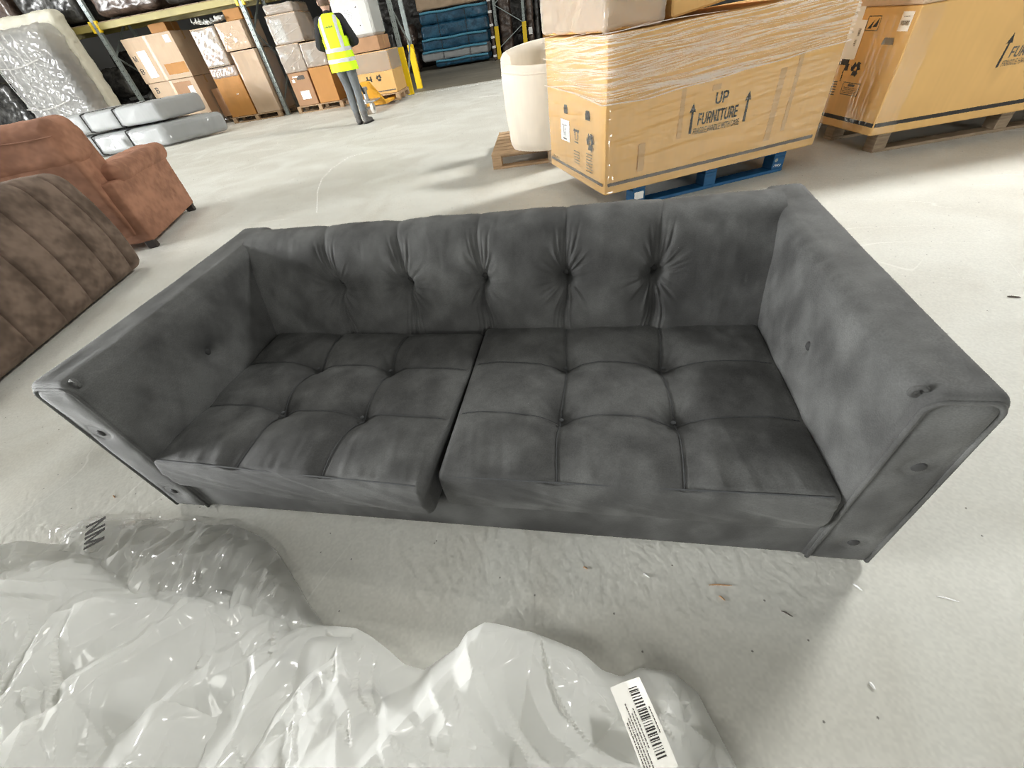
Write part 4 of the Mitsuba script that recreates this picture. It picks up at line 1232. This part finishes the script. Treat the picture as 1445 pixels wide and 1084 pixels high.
part(TR, 'handle', tube(lp, .015, 8, closed=True), M['black'], smooth=True)

# ---------------------------------------------------------------- the person


def blob(chains, edge=.022, iters=14):
    """One continuous surface from bones: every bone is the hull of the spheres at its joints."""
    def ball(p, r):
        return m3.Manifold.sphere(r, 20).translate(tuple(map(float, p)))
    out = []
    for ch in chains:
        for (p, r), (q, s) in zip(ch[:-1], ch[1:]):
            out.append(m3.Manifold.batch_hull([ball(p, r), ball(q, s)]))
    u = m3.Manifold.batch_boolean(out, m3.OpType.Add).refine_to_length(edge)
    g = u.to_mesh(); m = trimesh.Trimesh(g.vert_properties[:, :3], g.tri_verts, process=True)
    trimesh.smoothing.filter_taubin(m, iterations=iters)
    return m


PF = Frame((-3.93, 7.80, 0), math.radians(14))
PE = thing('person', 'person in a yellow vest and grey jeans, back turned, holding the pallet truck handle', 'person')
HL = PF.R.T @ (HAND - PF.o)
hr, hl = HL + [.10, -.02, .0], HL + [-.10, -.02, .0]
J = dict(pel=(0, 0, .96), wai=(0, .01, 1.10), che=(0, .01, 1.33), sh_r=(.175, .0, 1.455), sh_l=(-.175, .0, 1.455), nk=(0, .005, 1.52), hd=(0, .035, 1.665),
         hip_r=(.09, 0, .93), kn_r=(.085, .035, .50), an_r=(.09, -.02, .085), hip_l=(-.09, 0, .93), kn_l=(-.06, .04, .50), an_l=(-.05, .01, .085),
         el_r=(.31, .03, 1.17), el_l=(-.30, .05, 1.17))
body = [[(J['pel'], .13), (J['wai'], .118), (J['che'], .125), ((0, 0, 1.44), .09), (J['nk'], .056), ((0, .02, 1.60), .056)],
        [((-.09, .0, .98), .105), ((.09, .0, .98), .105)], [((-.08, .01, 1.34), .115), ((.08, .01, 1.34), .115)], [(J['sh_l'], .062), ((0, 0, 1.46), .07), (J['sh_r'], .062)],
        [((0, .02, 1.63), .072), ((0, .015, 1.70), .092)], [((0, .03, 1.61), .055), ((0, .06, 1.66), .065), ((0, .015, 1.70), .092)], [((0, .105, 1.66), .012), ((0, .10, 1.69), .012)],
        [((-.085, .01, 1.665), .02), ((-.088, .005, 1.69), .018)], [((.085, .01, 1.665), .02), ((.088, .005, 1.69), .018)]]
for s, hnd in (('r', hr), ('l', hl)):
    body.append([(J['sh_' + s], .058), (J['el_' + s], .043), (hnd + [0, -.07, .0], .030)])
    sg = 1 if s == 'r' else -1
    body.append([(hnd + [0, -.07, 0], .030), (hnd + [0, -.01, .01], .032)])
    for q in range(4):
        o = np.array([sg * (-.033 + .022 * q), 0, 0])
        body.append([(hnd + o + [0, -.01, .014], .0095), (hnd + o + [0, .035, .024], .009), (hnd + o + [0, .055 - .004 * (q == 3), .0], .0085), (hnd + o + [0, .04, -.022], .008)])
    body.append([(hnd + [-sg * .03, -.03, .0], .011), (hnd + [-sg * .045, .01, -.012], .0095), (hnd + [-sg * .035, .035, -.026], .0085)])
    body.append([(J['hip_' + s], .085), (J['kn_' + s], .054), (J['an_' + s], .040)])
    body.append([(np.array(J['an_' + s]) + [0, -.02, -.04], .036), (np.array(J['an_' + s]) + [sg * .03, .14, -.055], .028)])
part(PE, 'body', PF(blob(body, .016, 8)), M['skin'], smooth=True)
jeans = [[((-.085, .0, .97), .118), ((.085, .0, .97), .118)], [((-.07, -.015, .93), .112), ((.07, -.015, .93), .112)]]
for s in 'rl':
    jeans.append([(J['hip_' + s], .102), (np.array(J['kn_' + s]) + [0, .0, .1], .076), (J['kn_' + s], .068), (np.array(J['kn_' + s]) + [0, -.02, -.18], .062), (np.array(J['an_' + s]) + [0, 0, .05], .054)])
jm = blob(jeans, .018, 10); jm.vertices += normals(jm) * (.012 * nz(np.asarray(jm.vertices) * [1, 1, 1.8], 16, 5))[:, None]
part(PE, 'jeans', PF(jm), M['jeans'], smooth=True)
sw = [[((0, .01, 1.00), .118), (J['wai'], .135), (J['che'], .145), ((0, 0, 1.45), .095), ((0, .0, 1.53), .068)], [((-.085, .01, 1.34), .128), ((.085, .01, 1.34), .128)], [(J['sh_l'], .078), (J['sh_r'], .078)],
      [((-.06, .01, 1.02), .118), ((.06, .01, 1.02), .118)]]
for s, hnd in (('r', hr), ('l', hl)):
    sw.append([(J['sh_' + s], .078), (J['el_' + s], .064), (hnd + [0, -.10, 0], .043)])
swm = blob(sw, .018, 10); swm.vertices += normals(swm) * (.010 * nz(swm.vertices, 18, 6))[:, None]
part(PE, 'sweater', PF(swm), M['sweater'], smooth=True)


def vest_mesh():
    """An open-armed vest: rings round the torso from the shoulders to below the hips."""
    nu, nv = 96, 70
    th = np.linspace(0, 2 * np.pi, nu, endpoint=False); z = np.linspace(.80, 1.545, nv)
    hw = np.interp(z, [.80, .95, 1.12, 1.30, 1.42, 1.49, 1.545], [.232, .225, .208, .215, .215, .170, .085])
    hd_ = np.interp(z, [.80, .95, 1.12, 1.30, 1.42, 1.49, 1.545], [.170, .165, .160, .165, .150, .115, .080])
    V = []
    for i, zz in enumerate(z):
        c, s = np.cos(th), np.sin(th)
        x = hw[i] * np.sign(c) * np.abs(c) ** .75; y = hd_[i] * np.sign(s) * np.abs(s) ** .75
        fold = .008 * np.sin(th * 9 + zz * 4) * np.clip((1.2 - zz) / .4, 0, 1)
        V.append(np.stack([x * (1 + fold * 3), y * (1 + fold * 3) + .005, np.full_like(x, zz) - .035 * (s > 0) * 0], 1))
    V = np.array(V).reshape(-1, 3); Fc = []
    for i in range(nv - 1):
        for j in range(nu):
            j2 = (j + 1) % nu; zz = z[i]
            cx = np.cos((th[j] + th[j2 if j2 else 0]) / 2) if j2 else 1
            if zz > 1.24 and abs(math.cos(th[j])) > .80 and zz < 1.46:       # arm holes
                continue
            a = i * nu + j; b = i * nu + j2
            Fc += [[a, b, b + nu], [a, b + nu, a + nu]]
    return V, np.array(Fc), nu, z, th


VV, VF, nu_, vz, vth = vest_mesh()
vm = tm(VV, VF)
part(PE, 'vest', PF(vm), M['vest'], smooth=True)


def band(sel):
    """A strip of the vest lifted off it a little."""
    f = VF[np.all(sel[VF], axis=1)]
    n = normals(vm)
    m = tm(VV + n * .004, f); m.remove_unreferenced_vertices(); return m


for z0_, z1_ in ((.915, .975), (1.055, 1.115)):
    part(PE, 'reflective_band', PF(band((VV[:, 2] > z0_) & (VV[:, 2] < z1_))), M['reflect'], smooth=True)
for sg in (-1, 1):
    part(PE, 'reflective_band', PF(band((np.abs(VV[:, 0] - sg * .115) < .032) & (VV[:, 2] > 1.09) & (VV[:, 2] < 1.52))), M['reflect'], smooth=True)
part(PE, 'vest_print', PF(on_face(cat(*[flat(.022 * q, .022 * q + .015, 0, .012 + .008 * (q % 2)) for q in range(6)]), (-.07, -.158, 1.37), (1, 0, 0), (0, 0, 1), .006)), M['ink_soft'])
ha = trimesh.creation.icosphere(4, .101); v = np.asarray(ha.vertices).copy(); v *= (.93, 1.05, 1.05)
v += normals(ha) * (.004 * nz(v, 60, 9))[:, None]
ha = tm(v, ha.faces); ha = tm(v, ha.faces[((v[ha.faces].mean(1)[:, 1] < .045) | (v[ha.faces].mean(1)[:, 2] > .045)) & (v[ha.faces].mean(1)[:, 2] > -.062)])
part(PE, 'hair', PF(shift(ha, (0, .012, 1.695))), M['hair'], smooth=True)
for s, tw in (('r', .32), ('l', -.1)):
    a0 = np.array(J['an_' + s]); d = np.array([math.sin(tw), math.cos(tw), 0])
    bm = blob([[(a0 + [0, 0, .09], .056), (a0 + [0, 0, -.02], .052)], [(a0 + [0, -.02, -.035], .048), (a0 + d * .09 + [0, 0, -.038], .046), (a0 + d * .18 + [0, 0, -.046], .037)]], .014, 8)
    v = np.asarray(bm.vertices).copy(); v[:, 2] = np.maximum(v[:, 2], .012); bm = tm(v, bm.faces)
    bt = part(PE, 'boot', PF(bm), M['boot'], smooth=True)
    sole = LineString([(a0 + d * -.03)[:2], (a0 + d * .19)[:2]]).buffer(.047)
    part(bt, 'sole', PF(shift(extrude(sole, .016), (0, 0, 0))), M['black'])

# ---------------------------------------------------------------- far left: cream mattress and wrapped chair
k = bundle('upright_mattress', -5.65, -4.08, -.52, -.10, .02, 2.60, M['cream_mattress'], 41, 'tall cream mattress standing on end at the far left', 'mattress', r=.14, amp=.05)
WC = thing('wrapped_armchair', 'grey armchair in clear plastic standing on end in front of the cream mattress', 'armchair')
part(WC, 'seat_block', RK(rug(shift(soft_box(1.10, .40, 2.2, .12, .04), (-4.98, -.86, 1.16)), 4, .05)), M['grey_fabric'], smooth=True)
part(WC, 'arm', RK(rug(shift(soft_box(.40, .40, .98, .17, .03), (-4.28, -.88, 1.40)), 5, .03)), M['dark_wrap'], smooth=True)
part(WC, 'back', RK(rug(shift(soft_box(.30, .34, 1.0, .10, .03), (-4.30, -.88, .52)), 6, .03)), M['grey_fabric'], smooth=True)
part(WC, 'plastic_cover', film_shell(RK, -5.62, -4.06, -1.10, -.62, .05, 2.30, 55, .09, .012, .03, .10), M['film_soft'], smooth=True, label='clear plastic cover')
part(WC, 'plastic_fold', cat(*[tube([RK.p(-5.5 + q * .22 + .05 * math.sin(3 * z + q), -1.19, z) for z in np.linspace(.2, 2.25, 20)], .008, 5) for q in range(5)] + [tube([RK.p(x, -1.19, z0 + .04 * math.sin(4 * x)) for x in np.linspace(-5.6, -4.45, 20)], .012, 5) for z0 in (.98, 1.75)]), M['film_haze'], smooth=True, kind='stuff')
bundle('wrapped_chair', -7.0, -5.78, -1.1, -.3, .0, 1.55, M['dark_wrap'], 58, 'black wrapped chair at the far left edge beside the plastic covered armchair', 'chair', r=.15, amp=.07)


# ---------------------------------------------------------------- across the aisle: blue bundle, racks, cartons
BA = RK
bl_ = thing('blue_wrapped_bundle', 'stack of sofas in blue padded wrapping across the aisle', 'wrapped furniture')
zz = 0.06
for i, (h, s0, s1) in enumerate(((.20, 2.75, 4.85), (.30, 2.30, 4.85), (.34, 2.38, 4.9), (.38, 2.45, 4.95), (.34, 2.48, 5.0))):
    m = soft_box(s1 - s0, 1.1, h, .08, .04); v = np.asarray(m.vertices); n = normals(m)
    m = tm(v + n * (.05 * nz(v + i, 4, 60 + i))[:, None], m.faces)
    part(bl_, 'layer', RK(shift(m, ((s0 + s1) / 2, 7.6, zz + h / 2))), M['grey_fabric'] if i == 1 else M['blue_wrap'], smooth=True, label='grey layer' if i == 1 else None)
    P = [(x, 7.02 - .012, zz + h - .03 + .01 * math.sin(5 * x)) for x in np.linspace(s0 + .06, s1 - .06, 20)]
    if i != 3:
        part(bl_, 'edge', RK(tube(P, .035, 8)), M['blue_edge'], smooth=True)
    zz += h
for s in (3.15, 4.15):
    part(bl_, 'strap', RK(cbox(s - .01, s + .01, 6.985, 7.0, .08, 1.6, .002)), M['strap'])
bundle('wrapped_chair', 1.6, 2.12, 7.1, 7.9, .05, .75, M['brown_wrap'], 70, 'brown wrapped chair left of the blue bundle', 'chair', r=.15, amp=.08)
bundle('wrapped_chair', 1.65, 2.2, 7.0, 7.8, .8, 1.4, M['brown_wrap'], 71, 'brown wrapped chair stacked left of the blue bundle', 'chair', r=.15, amp=.08)
bundle('wrapped_sofa', -.4, 1.4, 7.2, 8.2, 0, 1.3, M['dark_wrap'], 72, 'black wrapped sofa in the dark bay left of the blue bundle', r=.15)
bundle('wrapped_sofa', 2.4, 5.0, 7.3, 8.2, 1.66, 2.3, M['card_pale'], 73, 'tan film wrapped load above the blue bundle', 'wrapped furniture')
RL = [(cbox(4.97, 5.08, 6.85, 6.98, 0, 2.6, .01), M['brown_wrap'])]
k = solo('wrapped_roll', RK(rug(shift(soft_box(.12, .12, 2.4, .05, .02), (5.05, 6.8, 1.2)), 3, .02)), M['brown_wrap'], 'tall brown wrapped roll with white tape beside the blue bundle', 'roll', smooth=True)
RT = k
part(k, 'tape_band', RK(cat(*[cbox(4.985, 5.115, 6.735, 6.865, z, z + .07, .005) for z in (.1, .35, .62, .95, 1.3, 1.6)])), M['paper'], kind='stuff')


def end_frame(s0, s1, t, lab, depth_rows=0):
    k = thing('rack_frame', lab, 'rack frame')
    for s in (s0, s1):
        po = part(k, 'post', RK(cbox(s - .05, s + .05, t, t + .08, 0, 5.0, .004)), GALV)
        sl = [on_face(flat(sx - .006, sx + .006, -.014, .014, .001), (s, t, .95 + .10 * i), (1, 0, 0), (0, 0, 1), .0006) for i in range(18) for sx in (-.024, .024)]
        part(po, 'slot', RK(cat(*sl)), M['galv_hole'], kind='stuff')
        part(k, 'guard', RK(cat(cbox(s - .075, s + .075, t - .03, t - .016, .01, .93, .004), cbox(s - .075, s - .062, t - .03, t + .07, .01, .93, .004), cbox(s + .062, s + .075, t - .03, t + .07, .01, .93, .004))), M['guard'], label='yellow guard')
    z = .3; i = 0
    while z < 4:
        part(k, 'brace', bar(RK.p((s0, s1)[i % 2], t + .04, z), RK.p((s1, s0)[i % 2], t + .04, z + .6), .03, .03), GALV)
        z += .6; i += 1
    return k


end_frame(5.20, 6.20, 7.0, 'grey rack end frame with two yellow guards right of the blue bundle')
end_frame(8.46, 9.45, 7.4, 'grey rack end frame with yellow guards behind the UP FURNITURE carton')
pallet('wooden_pallet', Frame(tuple(RK.p(6.82, 7.3)), RACK_A), 1.2, 1.0, M['pallet_wood'], 'wooden pallet under the film wrapped cartons behind the cream tub chair', 6, .13)
k = rk_carton('carton', 6.84, 7.98, 7.32, 8.3, .135, .70, M['card_orange'], 'orange brown carton at the bottom of the far stack behind the tub chair')
front_print(k, 'print', RK, cat(*[flat(.07 * q, .07 * q + .045, 0, .05 + .02 * (q % 2)) for q in range(7)]), 7.15, .45, 7.32, M['label'], label=None)
k = rk_carton('carton', 6.82, 7.92, 7.34, 8.3, .71, 1.20, M['card_pale'], 'film wrapped tan carton in the middle of the far stack behind the tub chair')
front_print(k, 'paper_label', RK, flat(0, .26, 0, .18, .001), 6.86, .86, 7.34, M['paper'], lift=.002)
part(k, 'stretch_film', film_shell(RK, 6.82, 7.92, 7.34, 8.3, .715, 1.195, 46, .02, .004, .03), M['film_soft'], smooth=True)
k = rk_carton('carton', 6.80, 7.86, 7.36, 8.3, 1.21, 1.75, M['card_pale'], 'film wrapped tan carton on top of the far stack behind the tub chair')
part(k, 'stretch_film', film_shell(RK, 6.80, 7.86, 7.36, 8.3, 1.22, 1.75, 48, .02, .004, .03), M['film_soft'], smooth=True)
bundle('wrapped_sofa', 5.3, 5.75, 7.4, 8.3, 0, 1.9, M['brown_wrap'], 74, 'brown wrapped upright load behind the rack end frame', r=.1)
k = bundle('wrapped_sofa', 6.30, 6.55, 7.3, 8.3, 0, 1.9, M['brown_wrap'], 75, 'dark brown wrapped upright load with a white label beside the far cartons', r=.1)
front_print(k, 'paper_label', RK, flat(0, .14, 0, .2, .001), 6.34, .55, 7.26, M['paper'], lift=.02)
bundle('wrapped_sofa', 6.58, 6.78, 7.4, 8.3, 0, 1.9, M['dark_wrap'], 76, 'black wrapped upright load left of the far cartons', r=.09)
bundle('wrapped_sofa', 8.56, 9.4, 7.6, 8.4, 0, 1.8, M['dark_wrap'], 77, 'black wrapped load in the far rack behind the UP FURNITURE carton', r=.1)
bundle('wrapped_sofa', 8.06, 8.36, 8.6, 9.3, 0, 1.8, M['dark_wrap'], 78, 'black wrapped load behind the far cartons', r=.1)
bundle('wrapped_sofa', -.6, 5.0, 9.6, 10.6, 0, 2.3, M['dark_wrap'], 79, 'long black wrapped row of furniture behind the blue bundle', r=.15)  # dark backdrop rows, added to fill the darkness at the back
bundle('wrapped_sofa', 5.1, 9.5, 9.6, 10.6, 0, 2.3, M['dark_wrap'], 80, 'long black wrapped row of furniture behind the far cartons', r=.15)

# ---------------------------------------------------------------- plastic in the foreground


def fold_field(X, Y, seed, scale, stretch=2.2, amp=.32):
    """Flat facets that meet in sharp creases, as in a crumpled sheet: random points of random height, joined by triangles, drawn out along a bending direction."""
    from scipy.interpolate import LinearNDInterpolator
    r = np.random.default_rng(seed); out = np.zeros_like(X)
    a = r.uniform(0, np.pi) + 2.2 * nz(np.stack([X * 1.3, Y * 1.3, 0 * X + seed], -1), 1, seed, 2)
    a0 = r.uniform(0, np.pi); c, s_ = math.cos(a0), math.sin(a0)
    wx = nz(np.stack([X * 2.5, Y * 2.5, 0 * X], -1), 1, seed + 1, 2) * .25; wy = nz(np.stack([X * 2.5, Y * 2.5, 0 * X + 9], -1), 1, seed + 2, 2) * .25
    U = ((X + wx) * c + (Y + wy) * s_) * scale / stretch; W_ = (-(X + wx) * s_ + (Y + wy) * c) * scale
    u0, u1, w0, w1 = U.min() - 2, U.max() + 2, W_.min() - 2, W_.max() + 2
    k = int((u1 - u0) * (w1 - w0) * 1.1) + 8
    P = np.column_stack([r.uniform(u0, u1, k), r.uniform(w0, w1, k)])
    h = r.uniform(-.5, .5, k)
    f = LinearNDInterpolator(P, h)
    return np.nan_to_num(f(np.stack([U, W_], -1))) * amp * 2.4 / scale


BAGXY = [(-1.75, -.33), (-1.55, -.26), (-1.40, -.20), (-1.30, -.172), (-1.20, -.18), (-1.07, -.225), (-.93, -.262), (-.836, -.268), (-.75, -.250), (-.66, -.240), (-.59, -.243), (-.50, -.272), (-.417, -.292), (-.34, -.30), (-.268, -.295),
         (-.21, -.292), (-.163, -.304), (-.105, -.327), (-.05, -.352), (.002, -.356), (.066, -.302), (.10, -.270), (.16, -.250), (.24, -.248), (.311, -.263), (.36, -.275), (.408, -.305), (.45, -.312), (.49, -.290), (.558, -.289),
         (.603, -.319), (.622, -.36), (.655, -.43), (.69, -.52), (.72, -.70), (.62, -.95), (.2, -1.08), (-.6, -1.12), (-1.4, -1.05), (-1.85, -.8)]


def sheet_on(poly, step, hfun, ext=0.0):
    """A draped sheet over the polygon: a grid clipped to it whose height is hfun(x, y, d), d = distance inside the rim."""
    pg = Polygon(poly).buffer(ext)
    x0, y0, x1, y1 = pg.bounds
    nx, ny = int((x1 - x0) / step) + 2, int((y1 - y0) / step) + 2
    x = np.linspace(x0, x1, nx); y = np.linspace(y0, y1, ny); X, Y = np.meshgrid(x, y, indexing='ij')
    import shapely
    rim = np.array([pg.exterior.interpolate(d).coords[0] for d in np.arange(0, pg.exterior.length, step * .6)])
    ins = shapely.contains_xy(pg, X.ravel(), Y.ravel()).reshape(X.shape)
    tr = cKDTree(rim); d, ix = tr.query(np.stack([X.ravel(), Y.ravel()], 1))
    d = d.reshape(X.shape)
    # pull the first row outside the rim onto it
    near = (~ins) & (d < step * 1.5)
    P = np.stack([X, Y], -1); P[near] = rim[ix.reshape(X.shape)[near]]
    d = np.where(ins, d, 0)
    Z = hfun(P[..., 0], P[..., 1], d)
    ok = ins | near
    F_ = grid_faces(nx, ny); F_ = F_[ok.ravel()[F_].all(1)]
    m = tm(np.concatenate([P, Z[..., None]], -1).reshape(-1, 3), F_); m.remove_unreferenced_vertices()
    return m


def bag_h(X, Y, d, top=.16, seed=101, lift=.012):
    env = top * (1 - np.exp(-d / .055)) * (.75 + .9 * (nz(np.stack([X, Y, 0 * X], -1), 3.2, seed, 2) + .25))
    f1 = fold_field(X, Y, seed, 5.5, 1.6); f2 = fold_field(X, Y, seed + 50, 13.0, 2.6); f4 = fold_field(X, Y, seed + 70, 24.0, 3.2); f3 = fold_field(X, Y, seed + 90, 48.0, 1.5)
    fine = np.clip(meshkit.fbm(np.stack([X * 6, Y * 6, 0 * X], -1), 2, seed + 7) * 5 - 2.6, 0, 1)
    k = np.clip(d / .028, 0, 1)
    return np.maximum(lift + env + k * (1.35 * f1 + 1.5 * f2 + 1.0 * f4 + 1.6 * f3 * fine) + .008 * (1 - k), lift * .4)


BAG = thing('plastic_bag', 'large milky translucent plastic bag heaped in the foreground with a barcode label', 'plastic bag')
top_m = sheet_on(BAGXY, .0042, bag_h)
part(BAG, 'top_sheet', top_m, M['milky'], smooth=11)
part(BAG, 'under_sheet', sheet_on(BAGXY, .010, lambda X, Y, d: bag_h(X, Y, d, .085, 211, .006), ext=-.02), M['milky'], smooth=32, label='inner layer of plastic')
ztree = cKDTree(np.asarray(top_m.vertices)[:, :2])


def bag_z(x, y, rad=.02):
    i = ztree.query_ball_point([x, y], rad); return float(np.max(np.asarray(top_m.vertices)[i, 2])) if i else .1


def drape(m, lift, origin, ex, curve=0.0):
    """Lays a flat print (xy) near the bag's top at the origin, turned so that x runs along ex, bent a little over the folds."""
    v = np.asarray(m.vertices); ex = np.asarray(ex, float); ex /= np.linalg.norm(ex); ey = np.array([-ex[1], ex[0]])
    xy = np.asarray(origin)[None] + v[:, :1] * ex + v[:, 1:2] * ey
    _, ii = ztree.query(xy, k=40)
    z = np.asarray(top_m.vertices)[ii, 2].mean(1) + lift + v[:, 2]
    return tm(np.column_stack([xy, z]), m.faces)


# prints showing through from the inner layer
for poly, o, ex in ((unary_union([sbox(.035 * q, 0, .035 * q + .012, .040 - .006 * (q % 3)) for q in range(7)] + [sbox(.0, .016, .06, .024), sbox(.14, .030, .20, .038)]), (-.40, -.365), (.86, -.40)),
                    (LineString([(.06 * math.cos(t), .05 * math.sin(t)) for t in np.linspace(.2, 2.9, 24)]).buffer(.0045), (-.06, -.475), (.95, .1)), (sbox(0, 0, .05, .008).union(sbox(.07, .0, .078, .04)), (-.12, -.50), (.95, -.2))):
    part(BAG, 'faded_print', drape(extrude(poly, .0004).subdivide_to_size(.015), -.010, o, ex), M['ink_soft'])
# barcode label
LBo = np.array([.418, -.366]); LBx = np.array([.040, -.085]); LBx /= np.linalg.norm(LBx)


def label_sheet(x0, x1, y0, y1, n=(24, 14), lift=.0):
    u = np.linspace(x0, x1, n[0]); w = np.linspace(y0, y1, n[1]); U, W_ = np.meshgrid(u, w, indexing='ij')
    return U, W_


LZ = max(bag_z(.46, -.40, .05), .10)


def label_pt(U, W_, lift):
    ey = np.array([-LBx[1], LBx[0]])
    xy = LBo[None, None] + U[..., None] * LBx + W_[..., None] * ey
    Z = LZ + .012 + lift - .9 * (U - .055) ** 2 * 2.2 - .35 * np.maximum(W_ - .03, 0)
    return np.concatenate([xy, Z[..., None]], -1)


U, W_ = label_sheet(0, .128, 0, .060)
lb = part(BAG, 'barcode_label', tm(label_pt(U, W_, 0).reshape(-1, 3), grid_faces(*U.shape)), M['label'], smooth=True, label='cream label with a barcode')
r9 = np.random.default_rng(9); bars = []
x = .012
while x < .112:
    w = r9.choice([.0008, .0012, .0022]); U, W_ = label_sheet(x, x + w, .030, .048, (2, 3))
    bars.append(tm(label_pt(U, W_, .0008).reshape(-1, 3), grid_faces(2, 3))); x += w + r9.choice([.0010, .0016, .0026])
part(lb, 'barcode', cat(*bars), M['ink'], kind='stuff')
ln = []
for yy, x0_, x1_ in ((.013, .030, .115), (.018, .046, .120), (.0085, .050, .118), (.023, .040, .095), (.004, .055, .119), (.052, .045, .080)):
    x = x0_
    while x < x1_:
        w = r9.uniform(.0015, .0050); U, W_ = label_sheet(x, x + w, yy, yy + .0019, (2, 2))
        ln.append(tm(label_pt(U, W_, .0008).reshape(-1, 3), grid_faces(2, 2))); x += w + .0012
part(lb, 'print', cat(*ln), M['ink_soft'], kind='stuff')

WRAPXY = [(-1.38, -.21), (-1.46, -.125), (-1.408, -.072), (-1.22, -.040), (-1.05, -.030), (-.93, -.028), (-.86, -.034), (-.79, -.026), (-.654, -.056), (-.56, -.10), (-.494, -.144), (-.42, -.195), (-.372, -.23), (-.30, -.275), (-.267, -.31), (-.35, -.37), (-.8, -.36), (-1.3, -.32)]


def wrap_h(X, Y, d):
    f2 = fold_field(X, Y, 311, 16.0, 3.0); f3 = fold_field(X, Y, 351, 44.0, 2.0)
    env = .10 * (1 - np.exp(-d / .06)) * (.7 + 1.2 * (nz(np.stack([X, Y, 0 * X], -1), 4, 77, 2) + .2))
    k = np.clip(d / .03, 0, 1)
    return np.maximum(.006 + env + k * (1.5 * f2 + 2.4 * f3), .003)


WR = thing('clear_wrap', 'crumpled clear plastic wrap on the floor beside the left front corner of the sofa', 'plastic wrap')
part(WR, 'sheet', sheet_on(WRAPXY, .0045, wrap_h), M['film'], smooth=12)
part(WR, 'inner_fold', sheet_on(WRAPXY, .0045, lambda X, Y, d: np.maximum(.7 * wrap_h(X + .7, Y + .3, d) - .004, .0025), ext=-.02), M['milky'], smooth=12)
part(WR, 'lettering', on_face(fit_text('NM', .10, .05, True), (-1.16, -.15, .125), (.72, -.69, 0), (.69, .72, 0)), M['ink'])

# ---------------------------------------------------------------- splinters and scraps on the floor
SP = [((.672, -.088), (.726, -.082), .0035, 'splinter', 'pale wood splinter on the floor in front of the sofa'), ((.690, -.112), (.703, -.120), .004, 'splinter', 'small reddish wood chip below the pale splinter'), ((.823, -.131), (.845, -.140), .003, 'ink_soft', 'thin dark strip of scrap on the floor in the shadow line of the sofa'),
      ((1.002, -.051), (1.016, -.064), .0045, 'paper', 'small white scrap below the right front corner of the sofa'), ((1.168, -.061), (1.208, -.068), .003, 'paper', 'thin white plastic strip right of the sofa'),
      ((.950, -.254), (.957, -.264), .006, 'paper', 'white fleck on the open floor at the lower right'), ((.36, -.074), (.372, -.077), .004, 'splinter', 'reddish wood chip under the left part of the right seat cushion'), ((.515, -.076), (.53, -.082), .004, 'paper', 'curled clear scrap under the middle of the sofa front'),
      ((-1.37, .02), (-1.35, .013), .004, 'splinter', 'wood chip on the floor left of the sofa arm'), ((2.05, 1.20), (2.09, 1.19), .006, 'ink_soft', 'dark sliver on the floor right of the sofa')]
for (x0, y0), (x1, y1), w, mt, lab in SP:
    n_ = 6; P = [(x0 + (x1 - x0) * t, y0 + (y1 - y0) * t + .0012 * math.sin(5 * t), w * .6) for t in np.linspace(0, 1, n_)]
    m = tube(P, w * .55 * np.array([.4, .9, 1, .95, .8, .3]), 5)
    solo('floor_scrap', m, M[mt], lab or 'small reddish wood chip on the floor', 'scrap', None if lab else 'wood chips on the floor')
